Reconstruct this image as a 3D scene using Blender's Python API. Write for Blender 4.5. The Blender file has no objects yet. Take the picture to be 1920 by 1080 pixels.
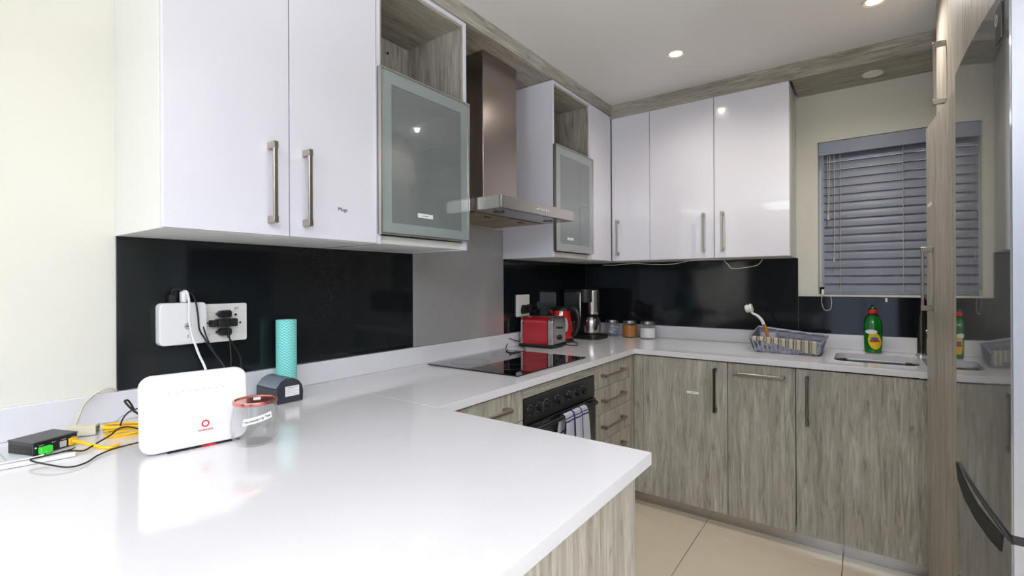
import bpy, bmesh, math, random
from mathutils import Vector, Matrix
random.seed(4)
S = bpy.context.scene
COL = S.collection
R = math.radians

# ------------------------------------------------------------------ camera
# fitted to the photograph (1920x1080): focal length in pixels, heading, roll, horizon row
F_PX, YAW, ROLL, HOR = 903.37, 0.630629, -0.0048032, 529.389
CAM = Vector((1.71, 0.0, 1.284))
FW = Vector((-math.sin(YAW), math.cos(YAW), 0)); R0 = Vector((math.cos(YAW), math.sin(YAW), 0)); U0 = Vector((0, 0, 1))
RT = R0*math.cos(ROLL)+U0*math.sin(ROLL); UP = -R0*math.sin(ROLL)+U0*math.cos(ROLL)
cd = bpy.data.cameras.new('camera'); cam = bpy.data.objects.new('camera', cd); COL.objects.link(cam)
cd.sensor_width = 36; cd.lens = F_PX/1920*36; cd.shift_y = -(540-HOR)/1920; cd.clip_start = .02
m = Matrix.Identity(4)
for i, v in enumerate((RT, UP, -FW)):
    for k in range(3): m[k][i] = v[k]
for k in range(3): m[k][3] = CAM[k]
cam.matrix_world = m
S.camera = cam
def at(px, py, ax, v):
    """pixel of the photograph -> point on the plane x|y|z = v"""
    d = FW+RT*((px-960)/F_PX)-UP*((py-HOR)/F_PX)
    i = 'xyz'.index(ax)
    return CAM+d*((v-CAM[i])/d[i])

# ------------------------------------------------------------------ world, daylight, exposure
S.view_settings.view_transform = 'Standard'; S.view_settings.look = 'None'
S.view_settings.gamma = 1; S.view_settings.use_curve_mapping = False
S.view_settings.exposure = 0.44
S.cycles.use_denoising = True
S.cycles.max_bounces = 10; S.cycles.diffuse_bounces = 5; S.cycles.glossy_bounces = 5
S.cycles.transmission_bounces = 10; S.cycles.transparent_max_bounces = 10
S.cycles.caustics_refractive = False; S.cycles.sample_clamp_indirect = 6
W = bpy.data.worlds.new('world'); S.world = W; W.use_nodes = True
W.node_tree.nodes['Background'].inputs[0].default_value = (.62, .72, .9, 1)
W.node_tree.nodes['Background'].inputs[1].default_value = 0.8
def area(name, loc, rot, sx, sy, power, color):
    l = bpy.data.lights.new(name, 'AREA'); l.shape = 'RECTANGLE'; l.size = sx; l.size_y = sy; l.energy = power; l.color = color
    o = bpy.data.objects.new(name, l); COL.objects.link(o); o.location = loc; o.rotation_euler = rot
    return o
# dusk daylight of the living-room glazing behind the photographer
area('living_room_daylight', (2.2, -2.97, 1.25), (R(90), 0, 0), 2.0, 1.9, 9, (.6, .75, 1))
area('living_room_side_daylight', (4.97, -1.2, 1.35), (R(90), 0, R(90)), 2.0, 1.8, 9, (.6, .75, 1))
# two flat ceiling lamps added behind the view to light the kitchen (their housings are built with the downlights)
ADDED_LAMPS = [(.95, -2.1, 10), (3.4, -1.7, 26)]
for lx, ly, pw in ADDED_LAMPS: area('added_lamp_light', (lx, ly, 2.40), (0, 0, 0), .85, .85, pw, (.82, .895, 1))

# two unseen floor uplighters added for fill light, bounced off the ceiling (their stands are built with the downlights)
FILL_UPLIGHTS = [(1.7, -2.0, 100), (3.3, -.5, 115)]
for lx, ly, pw in FILL_UPLIGHTS: area('fill_uplight', (lx, ly, 1.86), (R(180), 0, 0), .3, .3, pw, (.82, .895, 1))

# ------------------------------------------------------------------ mesh helpers
def nbm(): return bmesh.new()
def put(dst, src):
    me = bpy.data.meshes.new('t'); src.to_mesh(me); src.free(); dst.from_mesh(me); bpy.data.meshes.remove(me)
def box(bm, x0, x1, y0, y1, z0, z1, bev=0.0, seg=2, mat=None):
    b = nbm(); bmesh.ops.create_cube(b, size=1)
    for v in b.verts:
        v.co = Vector((x0+(v.co.x+.5)*(x1-x0), y0+(v.co.y+.5)*(y1-y0), z0+(v.co.z+.5)*(z1-z0)))
    if bev > 0: bmesh.ops.bevel(b, geom=b.edges[:], offset=bev, segments=seg, affect='EDGES', profile=.5)
    if mat is not None: bmesh.ops.transform(b, matrix=mat, verts=b.verts)
    put(bm, b); return bm
def cyl(bm, p0, p1, r0, r1=None, n=20, caps=True):
    p0 = Vector(p0); p1 = Vector(p1); r1 = r0 if r1 is None else r1
    d = p1-p0; q = d.to_track_quat('Z', 'Y').to_matrix()
    a = []; c = []
    for i in range(n):
        t = 2*math.pi*i/n; e = q@Vector((math.cos(t), math.sin(t), 0))
        a.append(bm.verts.new(p0+e*r0)); c.append(bm.verts.new(p1+e*r1))
    for i in range(n):
        j = (i+1) % n; bm.faces.new((a[i], a[j], c[j], c[i]))
    if caps: bm.faces.new(a[::-1]); bm.faces.new(c)
    return bm
def lathe(bm, prof, c=(0, 0, 0), n=32, sx=1, sy=1, close=True):
    """prof: list of (r, z); r = 0 closes to a point"""
    rings = []
    for r, z in prof:
        if r < 1e-6: rings.append([bm.verts.new((c[0], c[1], c[2]+z))])
        else: rings.append([bm.verts.new((c[0]+r*sx*math.cos(2*math.pi*i/n), c[1]+r*sy*math.sin(2*math.pi*i/n), c[2]+z)) for i in range(n)])
    for a, b in zip(rings, rings[1:]):
        for i in range(n):
            j = (i+1) % n
            if len(a) == 1 and len(b) == 1: continue
            if len(a) == 1: bm.faces.new((a[0], b[j], b[i]))
            elif len(b) == 1: bm.faces.new((a[i], a[j], b[0]))
            else: bm.faces.new((a[i], a[j], b[j], b[i]))
    return bm
def smooth_path(pts, sub=6):
    pts = [Vector(p) for p in pts]; out = []
    for i in range(len(pts)-1):
        p0 = pts[max(i-1, 0)]; p1 = pts[i]; p2 = pts[i+1]; p3 = pts[min(i+2, len(pts)-1)]
        for k in range(sub):
            t = k/sub
            out.append(.5*((2*p1)+(p2-p0)*t+(2*p0-5*p1+4*p2-p3)*t*t+(3*p1-p0-3*p2+p3)*t**3))
    out.append(pts[-1]); return out
def tube(bm, pts, r, n=8, sub=6, smooth=True, flat=1.0):
    P = smooth_path(pts, sub) if smooth else [Vector(p) for p in pts]
    rings = []; prev = None
    for i, p in enumerate(P):
        d = (P[min(i+1, len(P)-1)]-P[max(i-1, 0)]).normalized()
        if prev is None:
            u = d.cross(Vector((0, 0, 1)));  u = u if u.length > .05 else d.cross(Vector((1, 0, 0)))
        else: u = prev-d*prev.dot(d)
        u.normalize(); prev = u; w = d.cross(u)
        rr = r(i/(len(P)-1)) if callable(r) else r
        rings.append([bm.verts.new(p+u*(rr*math.cos(2*math.pi*k/n))+w*(rr*flat*math.sin(2*math.pi*k/n))) for k in range(n)])
    for a, b in zip(rings, rings[1:]):
        for k in range(n):
            bm.faces.new((a[k], a[(k+1) % n], b[(k+1) % n], b[k]))
    bm.faces.new(rings[0][::-1]); bm.faces.new(rings[-1]); return bm
def rrect(w, h, r, n=6):
    """rounded rectangle outline centred on 0"""
    out = []
    for cx, cy, a0 in ((w/2-r, h/2-r, 0), (-w/2+r, h/2-r, 90), (-w/2+r, -h/2+r, 180), (w/2-r, -h/2+r, 270)):
        for i in range(n+1):
            t = R(a0+90*i/n); out.append((cx+r*math.cos(t), cy+r*math.sin(t)))
    return out
def prism(bm, outline, d0, d1, mat=None, bev=0.0):
    """outline in local XY extruded along local Z from d0 to d1"""
    b = nbm(); vs = [b.verts.new((x, y, d0)) for x, y in outline]; f = b.faces.new(vs)
    g = bmesh.ops.extrude_face_region(b, geom=[f]); top = [v for v in g['geom'] if isinstance(v, bmesh.types.BMVert)]
    bmesh.ops.translate(b, verts=top, vec=(0, 0, d1-d0))
    bmesh.ops.recalc_face_normals(b, faces=b.faces)
    if bev > 0:
        ed = [e for e in b.edges if abs(e.verts[0].co.z-e.verts[1].co.z) < 1e-6]
        bmesh.ops.bevel(b, geom=ed, offset=bev, segments=2, affect='EDGES', profile=.5)
    if mat is not None: bmesh.ops.transform(b, matrix=mat, verts=b.verts)
    put(bm, b); return bm
def frame_mat(o, ex, ey):
    """matrix that lays local X on ex, local Y on ey with the origin at o"""
    ex = Vector(ex).normalized(); ey = Vector(ey).normalized(); ez = ex.cross(ey)
    M = Matrix.Identity(4)
    for i, v in enumerate((ex, ey, ez)):
        for k in range(3): M[k][i] = v[k]
    for k in range(3): M[k][3] = o[k]
    return M
def holed(bm, outer, holes, z0, z1):
    """flat plate with holes; outlines in XY"""
    b = nbm(); ed = []
    for loop in [outer]+holes:
        vs = [b.verts.new((x, y, z1)) for x, y in loop]
        ed += [b.edges.new((vs[i], vs[(i+1) % len(vs)])) for i in range(len(vs))]
    bmesh.ops.triangle_fill(b, edges=ed, use_beauty=True, use_dissolve=False)
    bmesh.ops.recalc_face_normals(b, faces=b.faces)
    g = bmesh.ops.extrude_face_region(b, geom=b.faces[:])
    bmesh.ops.translate(b, verts=[v for v in g['geom'] if isinstance(v, bmesh.types.BMVert)], vec=(0, 0, z0-z1))
    bmesh.ops.recalc_face_normals(b, faces=b.faces)
    put(bm, b); return bm

ORI = {}
def obj(name, bm, mat, parent=None, smooth=True, **tags):
    """links a bmesh as one mesh object, its origin at the middle of its bounds"""
    lo = Vector([min(v.co[k] for v in bm.verts) for k in range(3)]); hi = Vector([max(v.co[k] for v in bm.verts) for k in range(3)])
    c = (lo+hi)/2
    bmesh.ops.translate(bm, verts=bm.verts, vec=-c)
    me = bpy.data.meshes.new(name); bm.to_mesh(me); bm.free()
    if smooth:
        for p in me.polygons: p.use_smooth = True
        try: me.set_sharp_from_angle(angle=R(38))
        except Exception: pass
    me.materials.append(MAT[mat] if isinstance(mat, str) else mat)
    o = bpy.data.objects.new(name, me); COL.objects.link(o)
    if smooth: wn = o.modifiers.new('weighted_normals', 'WEIGHTED_NORMAL'); wn.keep_sharp = True
    base = ORI.get(parent.name, Vector()) if parent else Vector()
    o.location = c-base; o.parent = parent; ORI[o.name] = c
    for k, v in tags.items(): o[k] = v
    return o
def thing(name, label, cat, loc=(0, 0, 0), group=None, rot=None):
    """an Empty at the base of a thing. Without rot its parts are drawn in room coordinates, with rot in the thing's own"""
    o = bpy.data.objects.new(name, None); COL.objects.link(o); o.location = loc; o.empty_display_size = .05
    ORI[o.name] = Vector(loc)
    if rot is not None: o.rotation_euler = rot; ORI[o.name] = Vector((0, 0, 0))
    o['label'] = label; o['category'] = cat
    if group: o['group'] = group
    return o
def tag(o, label, cat, group=None):
    o['label'] = label; o['category'] = cat
    if group: o['group'] = group
    return o
def text(name, s, size, M, mat, parent=None, depth=.0004, ax='CENTER'):
    c = bpy.data.curves.new('t', 'FONT'); c.body = s; c.size = size; c.align_x = ax; c.align_y = 'CENTER'; c.extrude = depth; c.resolution_u = 3
    t = bpy.data.objects.new('t', c); COL.objects.link(t)
    me = bpy.data.meshes.new_from_object(t.evaluated_get(bpy.context.evaluated_depsgraph_get()))
    bpy.data.objects.remove(t); bpy.data.curves.remove(c)
    b = nbm(); b.from_mesh(me); bpy.data.meshes.remove(me); bmesh.ops.transform(b, matrix=M, verts=b.verts)
    return obj(name, b, mat, parent, smooth=False)

# ------------------------------------------------------------------ materials
MAT = {}
def lin(c): return tuple(((v/255)/12.92 if v/255 <= .04045 else ((v/255+.055)/1.055)**2.4) for v in c)
def mk(name):
    m = bpy.data.materials.new(name); m.use_nodes = True; MAT[name] = m
    nt = m.node_tree; return m, nt, nt.nodes['Principled BSDF']
def plain(name, rgb, rough=.5, metal=0.0, coat=0.0, spec=.5, noise=0.0, nscale=30, bump=0.0, trans=0.0, ior=1.45, emit=None, estr=0, aniso=0, sss=0):
    m, nt, p = mk(name); c = lin(rgb)
    p.inputs['Base Color'].default_value = (*c, 1); p.inputs['Roughness'].default_value = rough
    p.inputs['Metallic'].default_value = metal; p.inputs['Coat Weight'].default_value = coat; p.inputs['Coat Roughness'].default_value = .03
    p.inputs['Specular IOR Level'].default_value = spec; p.inputs['Transmission Weight'].default_value = trans; p.inputs['IOR'].default_value = ior
    if aniso: p.inputs['Anisotropic'].default_value = aniso
    if emit: p.inputs['Emission Color'].default_value = (*lin(emit), 1); p.inputs['Emission Strength'].default_value = estr
    if noise or bump:
        tc = nt.nodes.new('ShaderNodeTexCoord'); n = nt.nodes.new('ShaderNodeTexNoise'); n.inputs['Scale'].default_value = nscale; n.inputs['Detail'].default_value = 5
        nt.links.new(tc.outputs['Object'], n.inputs['Vector'])
        if noise:
            r = nt.nodes.new('ShaderNodeMapRange'); r.inputs['To Min'].default_value = 1-noise; r.inputs['To Max'].default_value = 1+noise
            mx = nt.nodes.new('ShaderNodeVectorMath'); mx.operation = 'SCALE'; mx.inputs[0].default_value = c
            nt.links.new(n.outputs['Fac'], r.inputs['Value']); nt.links.new(r.outputs[0], mx.inputs['Scale']); nt.links.new(mx.outputs[0], p.inputs['Base Color'])
        if bump:
            b = nt.nodes.new('ShaderNodeBump'); b.inputs['Strength'].default_value = bump; b.inputs['Distance'].default_value = .002
            nt.links.new(n.outputs['Fac'], b.inputs['Height']); nt.links.new(b.outputs[0], p.inputs['Normal'])
    return m
def wood(name, axis, dark, light, rough=.42):
    """greyed oak laminate with its grain along the given axis"""
    m, nt, p = mk(name); N = nt.nodes.new; L = nt.links.new
    tc = N('ShaderNodeTexCoord'); oi = N('ShaderNodeObjectInfo')
    off = N('ShaderNodeVectorMath'); off.operation = 'SCALE'; off.inputs[0].default_value = (13.7, 9.1, 21.3); L(oi.outputs['Random'], off.inputs['Scale'])
    ad = N('ShaderNodeVectorMath'); ad.operation = 'ADD'; L(tc.outputs['Object'], ad.inputs[0]); L(off.outputs[0], ad.inputs[1])
    def mapped(a, b):
        mp = N('ShaderNodeMapping'); sc = [a, a, a]; sc['xyz'.index(axis)] = b; mp.inputs['Scale'].default_value = sc
        L(ad.outputs[0], mp.inputs['Vector']); return mp.outputs[0]
    def noise(v, scale, detail, dist=0.0):
        n = N('ShaderNodeTexNoise'); n.inputs['Scale'].default_value = scale; n.inputs['Detail'].default_value = detail; n.inputs['Distortion'].default_value = dist
        n.inputs['Roughness'].default_value = .62
        L(v, n.inputs['Vector']); return n.outputs['Fac']
    broad = noise(mapped(10, .7), 1, 3, 1.0)
    mid = noise(mapped(50, 4.2), 1, 7, 1.3)
    fine = noise(mapped(170, 8), 1, 4, .3)
    knot = noise(mapped(11, 5), 1, 2, .8)
    def ramp(v, stops):
        r = N('ShaderNodeValToRGB'); r.color_ramp.interpolation = 'EASE'
        while len(r.color_ramp.elements) < len(stops): r.color_ramp.elements.new(.5)
        for e, (q, c) in zip(r.color_ramp.elements, stops): e.position = q; e.color = (*c, 1)
        L(v, r.inputs[0]); return r.outputs[0]
    def mix(t, f, a, b):
        x = N('ShaderNodeMix'); x.data_type = 'RGBA'; x.blend_type = t
        if isinstance(f, float): x.inputs['Factor'].default_value = f
        else: L(f, x.inputs['Factor'])
        L(a, x.inputs[6]); L(b, x.inputs[7]); return x.outputs[2]
    D, Lt = lin(dark), lin(light); M_ = tuple((a+b)/2 for a, b in zip(D, Lt))
    c = ramp(mid, [(.33, D), (.48, M_), (.68, Lt)])
    c = mix('MULTIPLY', .8, c, ramp(broad, [(.3, (.80, .79, .76)), (.62, (1.08, 1.08, 1.1))]))
    c = mix('MULTIPLY', .75, c, ramp(fine, [(.3, (.74, .73, .71)), (.5, (1, 1, 1)), (.75, (1.08, 1.08, 1.1))]))
    c = mix('MULTIPLY', .9, c, ramp(knot, [(.70, (1, 1, 1)), (.80, (.5, .47, .42))]))
    L(c, p.inputs['Base Color']); p.inputs['Roughness'].default_value = rough
    b = N('ShaderNodeBump'); b.inputs['Strength'].default_value = .25; b.inputs['Distance'].default_value = .001
    L(fine, b.inputs['Height']); L(b.outputs[0], p.inputs['Normal'])
    return m
for ax in 'xyz': wood('wood_'+ax, ax, (134, 127, 115), (188, 182, 170))
plain('wall', (226, 223, 211), .85, noise=.02, nscale=6, bump=.05)
plain('wall_darkened', (66, 65, 64), .85, noise=.03, nscale=6)  # unseen rear wall coloured dark to imitate an unlit room in the splashback reflections
plain('ceiling', (240, 238, 236), .9, noise=.01, nscale=4)
plain('white_gloss', (232, 230, 238), .16, coat=.6)
plain('white_melamine', (228, 228, 222), .4)
plain('edge_white', (236, 234, 240), .3)
plain('quartz', (226, 224, 228), .12, noise=.02, nscale=180, coat=.3)
plain('black_gloss', (22, 26, 28), .07, spec=.4, noise=.12, nscale=350)
plain('steel_panel', (182, 180, 178), .38, metal=.5, noise=.06, nscale=40)
plain('steel', (190, 186, 180), .27, metal=1, noise=.05, nscale=60)
plain('steel_dark', (92, 88, 82), .3, metal=1)
plain('sink_steel', (150, 149, 147), .24, metal=1)
plain('hood_steel', (160, 150, 144), .26, metal=1, noise=.05, nscale=60)
plain('chrome', (222, 222, 224), .12, metal=1)
plain('nickel', (168, 160, 150), .3, metal=1)
plain('grease_filter', (158, 146, 118), .42, metal=.85, noise=.15, nscale=14)
plain('tile', (222, 208, 184), .22, noise=.045, nscale=7)
plain('grout', (96, 86, 74), .9)
plain('kick_metal', (176, 172, 170), .2, metal=.85, noise=.12, nscale=22)
plain('black_plastic', (20, 20, 22), .38)
plain('black_satin', (30, 31, 31), .3)
plain('black_glass', (8, 8, 9), .03, coat=.5)
plain('rubber_black', (14, 14, 15), .55)
plain('white_plastic', (240, 238, 238), .3)
plain('white_matt', (238, 238, 236), .6)
plain('socket_white', (236, 232, 226), .28)
plain('beige_plastic', (214, 206, 184), .45)
plain('yellow_cable', (236, 186, 30), .42)
plain('grey_plastic', (146, 149, 166), .45)
plain('grey_light_plastic', (172, 175, 190), .4)
plain('led_grey', (176, 176, 178), .4)
plain('red_print', (200, 32, 42), .4)
plain('ink', (60, 60, 62), .6)
plain('paper', (240, 240, 238), .7)
plain('paper_grey', (208, 212, 216), .5)
plain('teal', (96, 204, 194), .6)
plain('device_black', (46, 48, 56), .36)
plain('device_clear', (118, 128, 140), .08, coat=.6)
plain('switch_black', (58, 57, 60), .4)
plain('green_plug', (60, 200, 60), .4)
plain('rose_gold', (206, 128, 120), .22, metal=.9)
plain('red_metal', (176, 10, 26), .16, metal=.35, coat=.8)
plain('red_translucent', (176, 22, 14), .14, coat=.8)
plain('coffee_brown', (168, 108, 44), .8, noise=.15, nscale=200)
plain('sugar_white', (238, 238, 236), .85, noise=.04, nscale=300)
plain('sachet', (206, 206, 220), .5, noise=.06, nscale=60)
plain('soap_green', (8, 132, 40), .12, trans=.35, coat=.4)
plain('soap_red', (214, 26, 40), .35)
plain('soap_yellow', (226, 196, 30), .4)
plain('soap_blue', (60, 104, 176), .4)
plain('bristle', (226, 232, 226), .7)
plain('cork', (176, 122, 40), .5)
plain('blind_slat', (130, 134, 147), .38)
plain('blind_valance', (146, 152, 168), .34, noise=.05, nscale=12)
plain('cord', (196, 190, 176), .7)
plain('chain_white', (220, 214, 200), .5)
plain('fridge_front', (92, 92, 91), .05, coat=.4)
plain('fridge_side', (150, 150, 156), .34, metal=.6, noise=.03, nscale=90)
plain('window_frame', (228, 226, 226), .4)
plain('spot_glow', (255, 250, 240), .5, emit=(255, 236, 208), estr=9)
plain('spot_ring', (222, 212, 200), .4)
plain('dead_lamp', (236, 234, 228), .35)
plain('clear_plastic', (225, 228, 232), .08, trans=.9)
def glassmat(name, tint, rough):
    m, nt, p = mk(name); p.inputs['Base Color'].default_value = (*tint, 1); p.inputs['Transmission Weight'].default_value = 1
    p.inputs['Roughness'].default_value = rough; p.inputs['IOR'].default_value = 1.45
    return m
def thin_glass(name, tint):
    """thin clear glass: light passes straight, edges and glancing views mirror"""
    m, nt, p = mk(name); N = nt.nodes.new; L = nt.links.new
    tr = N('ShaderNodeBsdfTransparent'); tr.inputs[0].default_value = (*tint, 1); gl = N('ShaderNodeBsdfGlossy'); gl.inputs['Roughness'].default_value = .02
    lw = N('ShaderNodeLayerWeight'); lw.inputs['Blend'].default_value = .5; pw = N('ShaderNodeMath'); pw.operation = 'POWER'; pw.inputs[1].default_value = 4.5; L(lw.outputs['Facing'], pw.inputs[0])
    fr = N('ShaderNodeMapRange'); fr.inputs['To Min'].default_value = .03; fr.inputs['To Max'].default_value = .75; L(pw.outputs[0], fr.inputs['Value']); mx = N('ShaderNodeMixShader')
    L(fr.outputs[0], mx.inputs[0]); L(tr.outputs[0], mx.inputs[1]); L(gl.outputs[0], mx.inputs[2])
    L(mx.outputs[0], nt.nodes['Material Output'].inputs['Surface'])
thin_glass('clear_glass', (.985, .99, .99))
fg = glassmat('frosted_glass', (.66, .72, .72), .17); fp = fg.node_tree.nodes['Principled BSDF']
fp.inputs['Coat Weight'].default_value = 1; fp.inputs['Coat Roughness'].default_value = .02; fp.inputs['Transmission Weight'].default_value = .73; fp.inputs['IOR'].default_value = 1.2
plain('glass_border', (143, 153, 152), .12, coat=1)
thin_glass('window_glass', (.96, .98, .97))
def cloth_checks():
    """white tea towel with thin blue lines both ways"""
    m, nt, p = mk('tea_towel'); N = nt.nodes.new; L = nt.links.new
    tc = N('ShaderNodeTexCoord'); sp = N('ShaderNodeSeparateXYZ'); L(tc.outputs['UV'], sp.inputs[0])
    def lines(v, freq, w0, w1):
        a = N('ShaderNodeMath'); a.operation = 'MULTIPLY'; a.inputs[1].default_value = freq; L(v, a.inputs[0])
        f = N('ShaderNodeMath'); f.operation = 'FRACT'; L(a.outputs[0], f.inputs[0])
        r = N('ShaderNodeValToRGB'); r.color_ramp.interpolation = 'CONSTANT'; e = r.color_ramp.elements
        e[0].position = 0; e[0].color = (0, 0, 0, 1); e[1].position = w0; e[1].color = (1, 1, 1, 1)
        for q, c in ((w0+.07, 0), (w1, 1), (w1+.05, 0)):
            k = e.new(q); k.color = (c, c, c, 1)
        L(f.outputs[0], r.inputs[0]); return r.outputs[0]
    mx = N('ShaderNodeMix'); mx.data_type = 'RGBA'; mx.blend_type = 'LIGHTEN'; mx.inputs['Factor'].default_value = 1
    L(lines(sp.outputs[0], 1.0, .34, .70), mx.inputs[6]); L(lines(sp.outputs[1], 4.0, .38, .56), mx.inputs[7])
    c = N('ShaderNodeMix'); c.data_type = 'RGBA'; c.inputs[6].default_value = (*lin((232, 232, 238)), 1); c.inputs[7].default_value = (*lin((60, 62, 130)), 1)
    L(mx.outputs[2], c.inputs['Factor']); L(c.outputs[2], p.inputs['Base Color']); p.inputs['Roughness'].default_value = .9
def cloth_stripes():
    m, nt, p = mk('striped_cloth'); N = nt.nodes.new; L = nt.links.new
    tc = N('ShaderNodeTexCoord'); sp = N('ShaderNodeSeparateXYZ'); L(tc.outputs['UV'], sp.inputs[0])
    a = N('ShaderNodeMath'); a.operation = 'MULTIPLY'; a.inputs[1].default_value = 8.5; L(sp.outputs[0], a.inputs[0])
    f = N('ShaderNodeMath'); f.operation = 'FRACT'; L(a.outputs[0], f.inputs[0])
    r = N('ShaderNodeValToRGB'); r.color_ramp.interpolation = 'CONSTANT'; e = r.color_ramp.elements
    w = (*lin((232, 226, 208)), 1); d = (*lin((120, 112, 100)), 1)
    e[0].position = 0; e[0].color = w; e[1].position = .5; e[1].color = d
    for q, c in ((.68, w), (.76, d), (.82, w), (.9, d)):
        k = e.new(q); k.color = c
    L(f.outputs[0], r.inputs[0]); L(r.outputs[0], p.inputs['Base Color']); p.inputs['Roughness'].default_value = .9
def teal_pattern():
    m, nt, p = mk('teal_weave'); N = nt.nodes.new; L = nt.links.new
    tc = N('ShaderNodeTexCoord'); sp = N('ShaderNodeSeparateXYZ'); L(tc.outputs['Object'], sp.inputs[0])
    an = N('ShaderNodeMath'); an.operation = 'ARCTAN2'; L(sp.outputs[1], an.inputs[0]); L(sp.outputs[0], an.inputs[1])
    def math_(op, a, b):
        n = N('ShaderNodeMath'); n.operation = op
        for i, v in enumerate((a, b)):
            if v is None: continue
            if isinstance(v, (int, float)): n.inputs[i].default_value = v
            else: L(v, n.inputs[i])
        return n.outputs[0]
    zig = math_('ABSOLUTE', math_('SUBTRACT', math_('FRACT', math_('MULTIPLY', an.outputs[0], 2.2), None), .5), None)
    v = math_('FRACT', math_('ADD', math_('MULTIPLY', sp.outputs[2], 105.0), math_('MULTIPLY', zig, 1.6)), None)
    g = math_('GREATER_THAN', v, .62)
    mx = N('ShaderNodeMix'); mx.data_type = 'RGBA'; L(g, mx.inputs['Factor'])
    mx.inputs[6].default_value = (*lin((92, 206, 196)), 1); mx.inputs[7].default_value = (*lin((178, 232, 228)), 1)
    L(mx.outputs[2], p.inputs['Base Color']); p.inputs['Roughness'].default_value = .6
cloth_checks(); cloth_stripes(); teal_pattern()

# ------------------------------------------------------------------ main measures (metres)
XR = 2.58        # right wall
YB = 3.297       # back wall
ZC = 2.453       # ceiling
ZS = 2.385       # soffit of the wooden bulkhead, top of the wall units
ZU = 1.42        # underside of the wall units
XF, YF = .352, 2.985        # front planes of the wall units, left and back
DX, DY = .63, 2.672         # front planes of the base units
# ------------------------------------------------------------------ the room
def struct(name, bm, mat, parent=None): return obj(name, bm, mat, parent, smooth=False, kind='structure')
floor = struct('floor', box(nbm(), -.1, 5.1, -3.1, 3.5, -.06, -.002), 'grout')
tile_me = None
for i in range(-2, 9):
    for k in range(-9, 2):
        x0 = 1.026+.6015*(i-2); y0 = 2.57+.6015*k
        if x0+.6 < -.05 or x0 > 5.05 or y0+.6 < -3.05 or y0 > 3.3: continue
        if tile_me is None:
            t = obj('tile', box(nbm(), x0+.0015, x0+.6, y0+.0015, y0+.6, -.012, 0, .0012, 1), 'tile', floor); tile_me = t.data; tile0 = t
        else:
            t = tile0.copy(); COL.objects.link(t)
            t.location = Vector((x0+.30075, y0+.30075, -.006))-ORI['floor']
struct('ceiling', box(nbm(), -.1, 5.1, -3.1, 3.5, ZC, ZC+.08), 'ceiling')
struct('wall_left', box(nbm(), -.12, 0, -3.1, 3.5, 0, ZC), 'wall')
WX0, WX1, WZ0, WZ1 = 1.497, 2.32, 1.205, 2.082       # kitchen window opening
b = nbm(); holed(b, [(0, 0), (5.1, 0), (5.1, ZC), (0, ZC)], [[(WX0, WZ0), (WX1, WZ0), (WX1, WZ1), (WX0, WZ1)]], -.2, 0)
bmesh.ops.transform(b, matrix=frame_mat((0, YB, 0), (1, 0, 0), (0, 0, 1)), verts=b.verts)
bmesh.ops.recalc_face_normals(b, faces=b.faces)
lo = min(v.co.y for v in b.verts)
bmesh.ops.translate(b, verts=b.verts, vec=(0, YB-lo, 0)); struct('wall_back', b, 'wall')
struct('wall_right', box(nbm(), XR, XR+.12, 1.1, 3.297, 0, ZC), 'wall')
# the living room side, behind the photographer: rear wall with a wide glazed opening, side wall with another
b = nbm(); box(b, 0, 1.2, -3.1, -3, 0, ZC); box(b, 3.2, 5.1, -3.1, -3, 0, ZC); box(b, 1.2, 3.2, -3.1, -3, 2.3, ZC); box(b, 1.2, 3.2, -3.1, -3, 0, .2); struct('wall_rear', b, 'wall_darkened')
b = nbm(); box(b, 5, 5.1, -3.0, -2.3, 0, ZC); box(b, 5, 5.1, -.1, 3.5, 0, ZC); box(b, 5, 5.1, -2.3, -.1, 2.35, ZC); box(b, 5, 5.1, -2.3, -.1, 0, .35); struct('wall_side', b, 'wall')
for n, (x0, x1, y0, y1, z0, z1) in enumerate(((1.2, 3.2, -3.08, -3.03, .2, 2.3), (5.03, 5.08, -2.3, -.1, .35, 2.35))):
    w = bpy.data.objects.new('window_%d' % (n+2), None); COL.objects.link(w); w.location = ((x0+x1)/2, (y0+y1)/2, z0); ORI[w.name] = w.location.copy(); w['kind'] = 'structure'
    b = nbm(); ax = x1-x0 > y1-y0; L_ = (x0, x1) if ax else (y0, y1)
    for k in range(4):
        c = L_[0]+(L_[1]-L_[0]-.05)*k/3
        box(b, *((c, c+.05, y0, y1) if ax else (x0, x1, c, c+.05)), z0, z1)
    for z in (z0, z1-.05): box(b, x0, x1, y0, y1, z, z+.05)
    obj('window_frame', b, 'steel_dark', w)

# kitchen window: frame, panes, sill edge
w1 = bpy.data.objects.new('window_1', None); COL.objects.link(w1); w1.location = ((WX0+WX1)/2, YB+.13, WZ0); ORI['window_1'] = w1.location.copy(); w1['kind'] = 'structure'
b = nbm()
for x in (WX0, (WX0+WX1)/2-.02, WX1-.045): box(b, x, x+.045, YB+.1, YB+.15, WZ0, WZ1, .003, 1)
for z in (WZ0, WZ1-.045): box(b, WX0, WX1, YB+.1, YB+.15, z, z+.045, .003, 1)
obj('window_frame', b, 'window_frame', w1)
for x0, x1 in ((WX0+.045, (WX0+WX1)/2-.02), ((WX0+WX1)/2+.025, WX1-.045)):
    obj('pane', box(nbm(), x0, x1, YB+.122, YB+.127, WZ0+.045, WZ1-.045), 'window_glass', w1)

# wooden bulkhead over the wall units: front board and soffit on each side
t1 = struct('trim_1', box(nbm(), .338, .358, .438, YF-.006, ZS, ZC), 'wood_y')
obj('soffit_board', box(nbm(), 0, .338, .438, YF-.006, ZS, ZS+.018), 'wood_y', t1)
t2 = struct('trim_2', box(nbm(), .338, XR, YF-.006, YF+.014, ZS-.02, ZC), 'wood_x')
obj('soffit_board', box(nbm(), 1.40, XR, YF+.014, YB, ZS-.02, ZS-.002), 'wood_x', t2)

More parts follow.
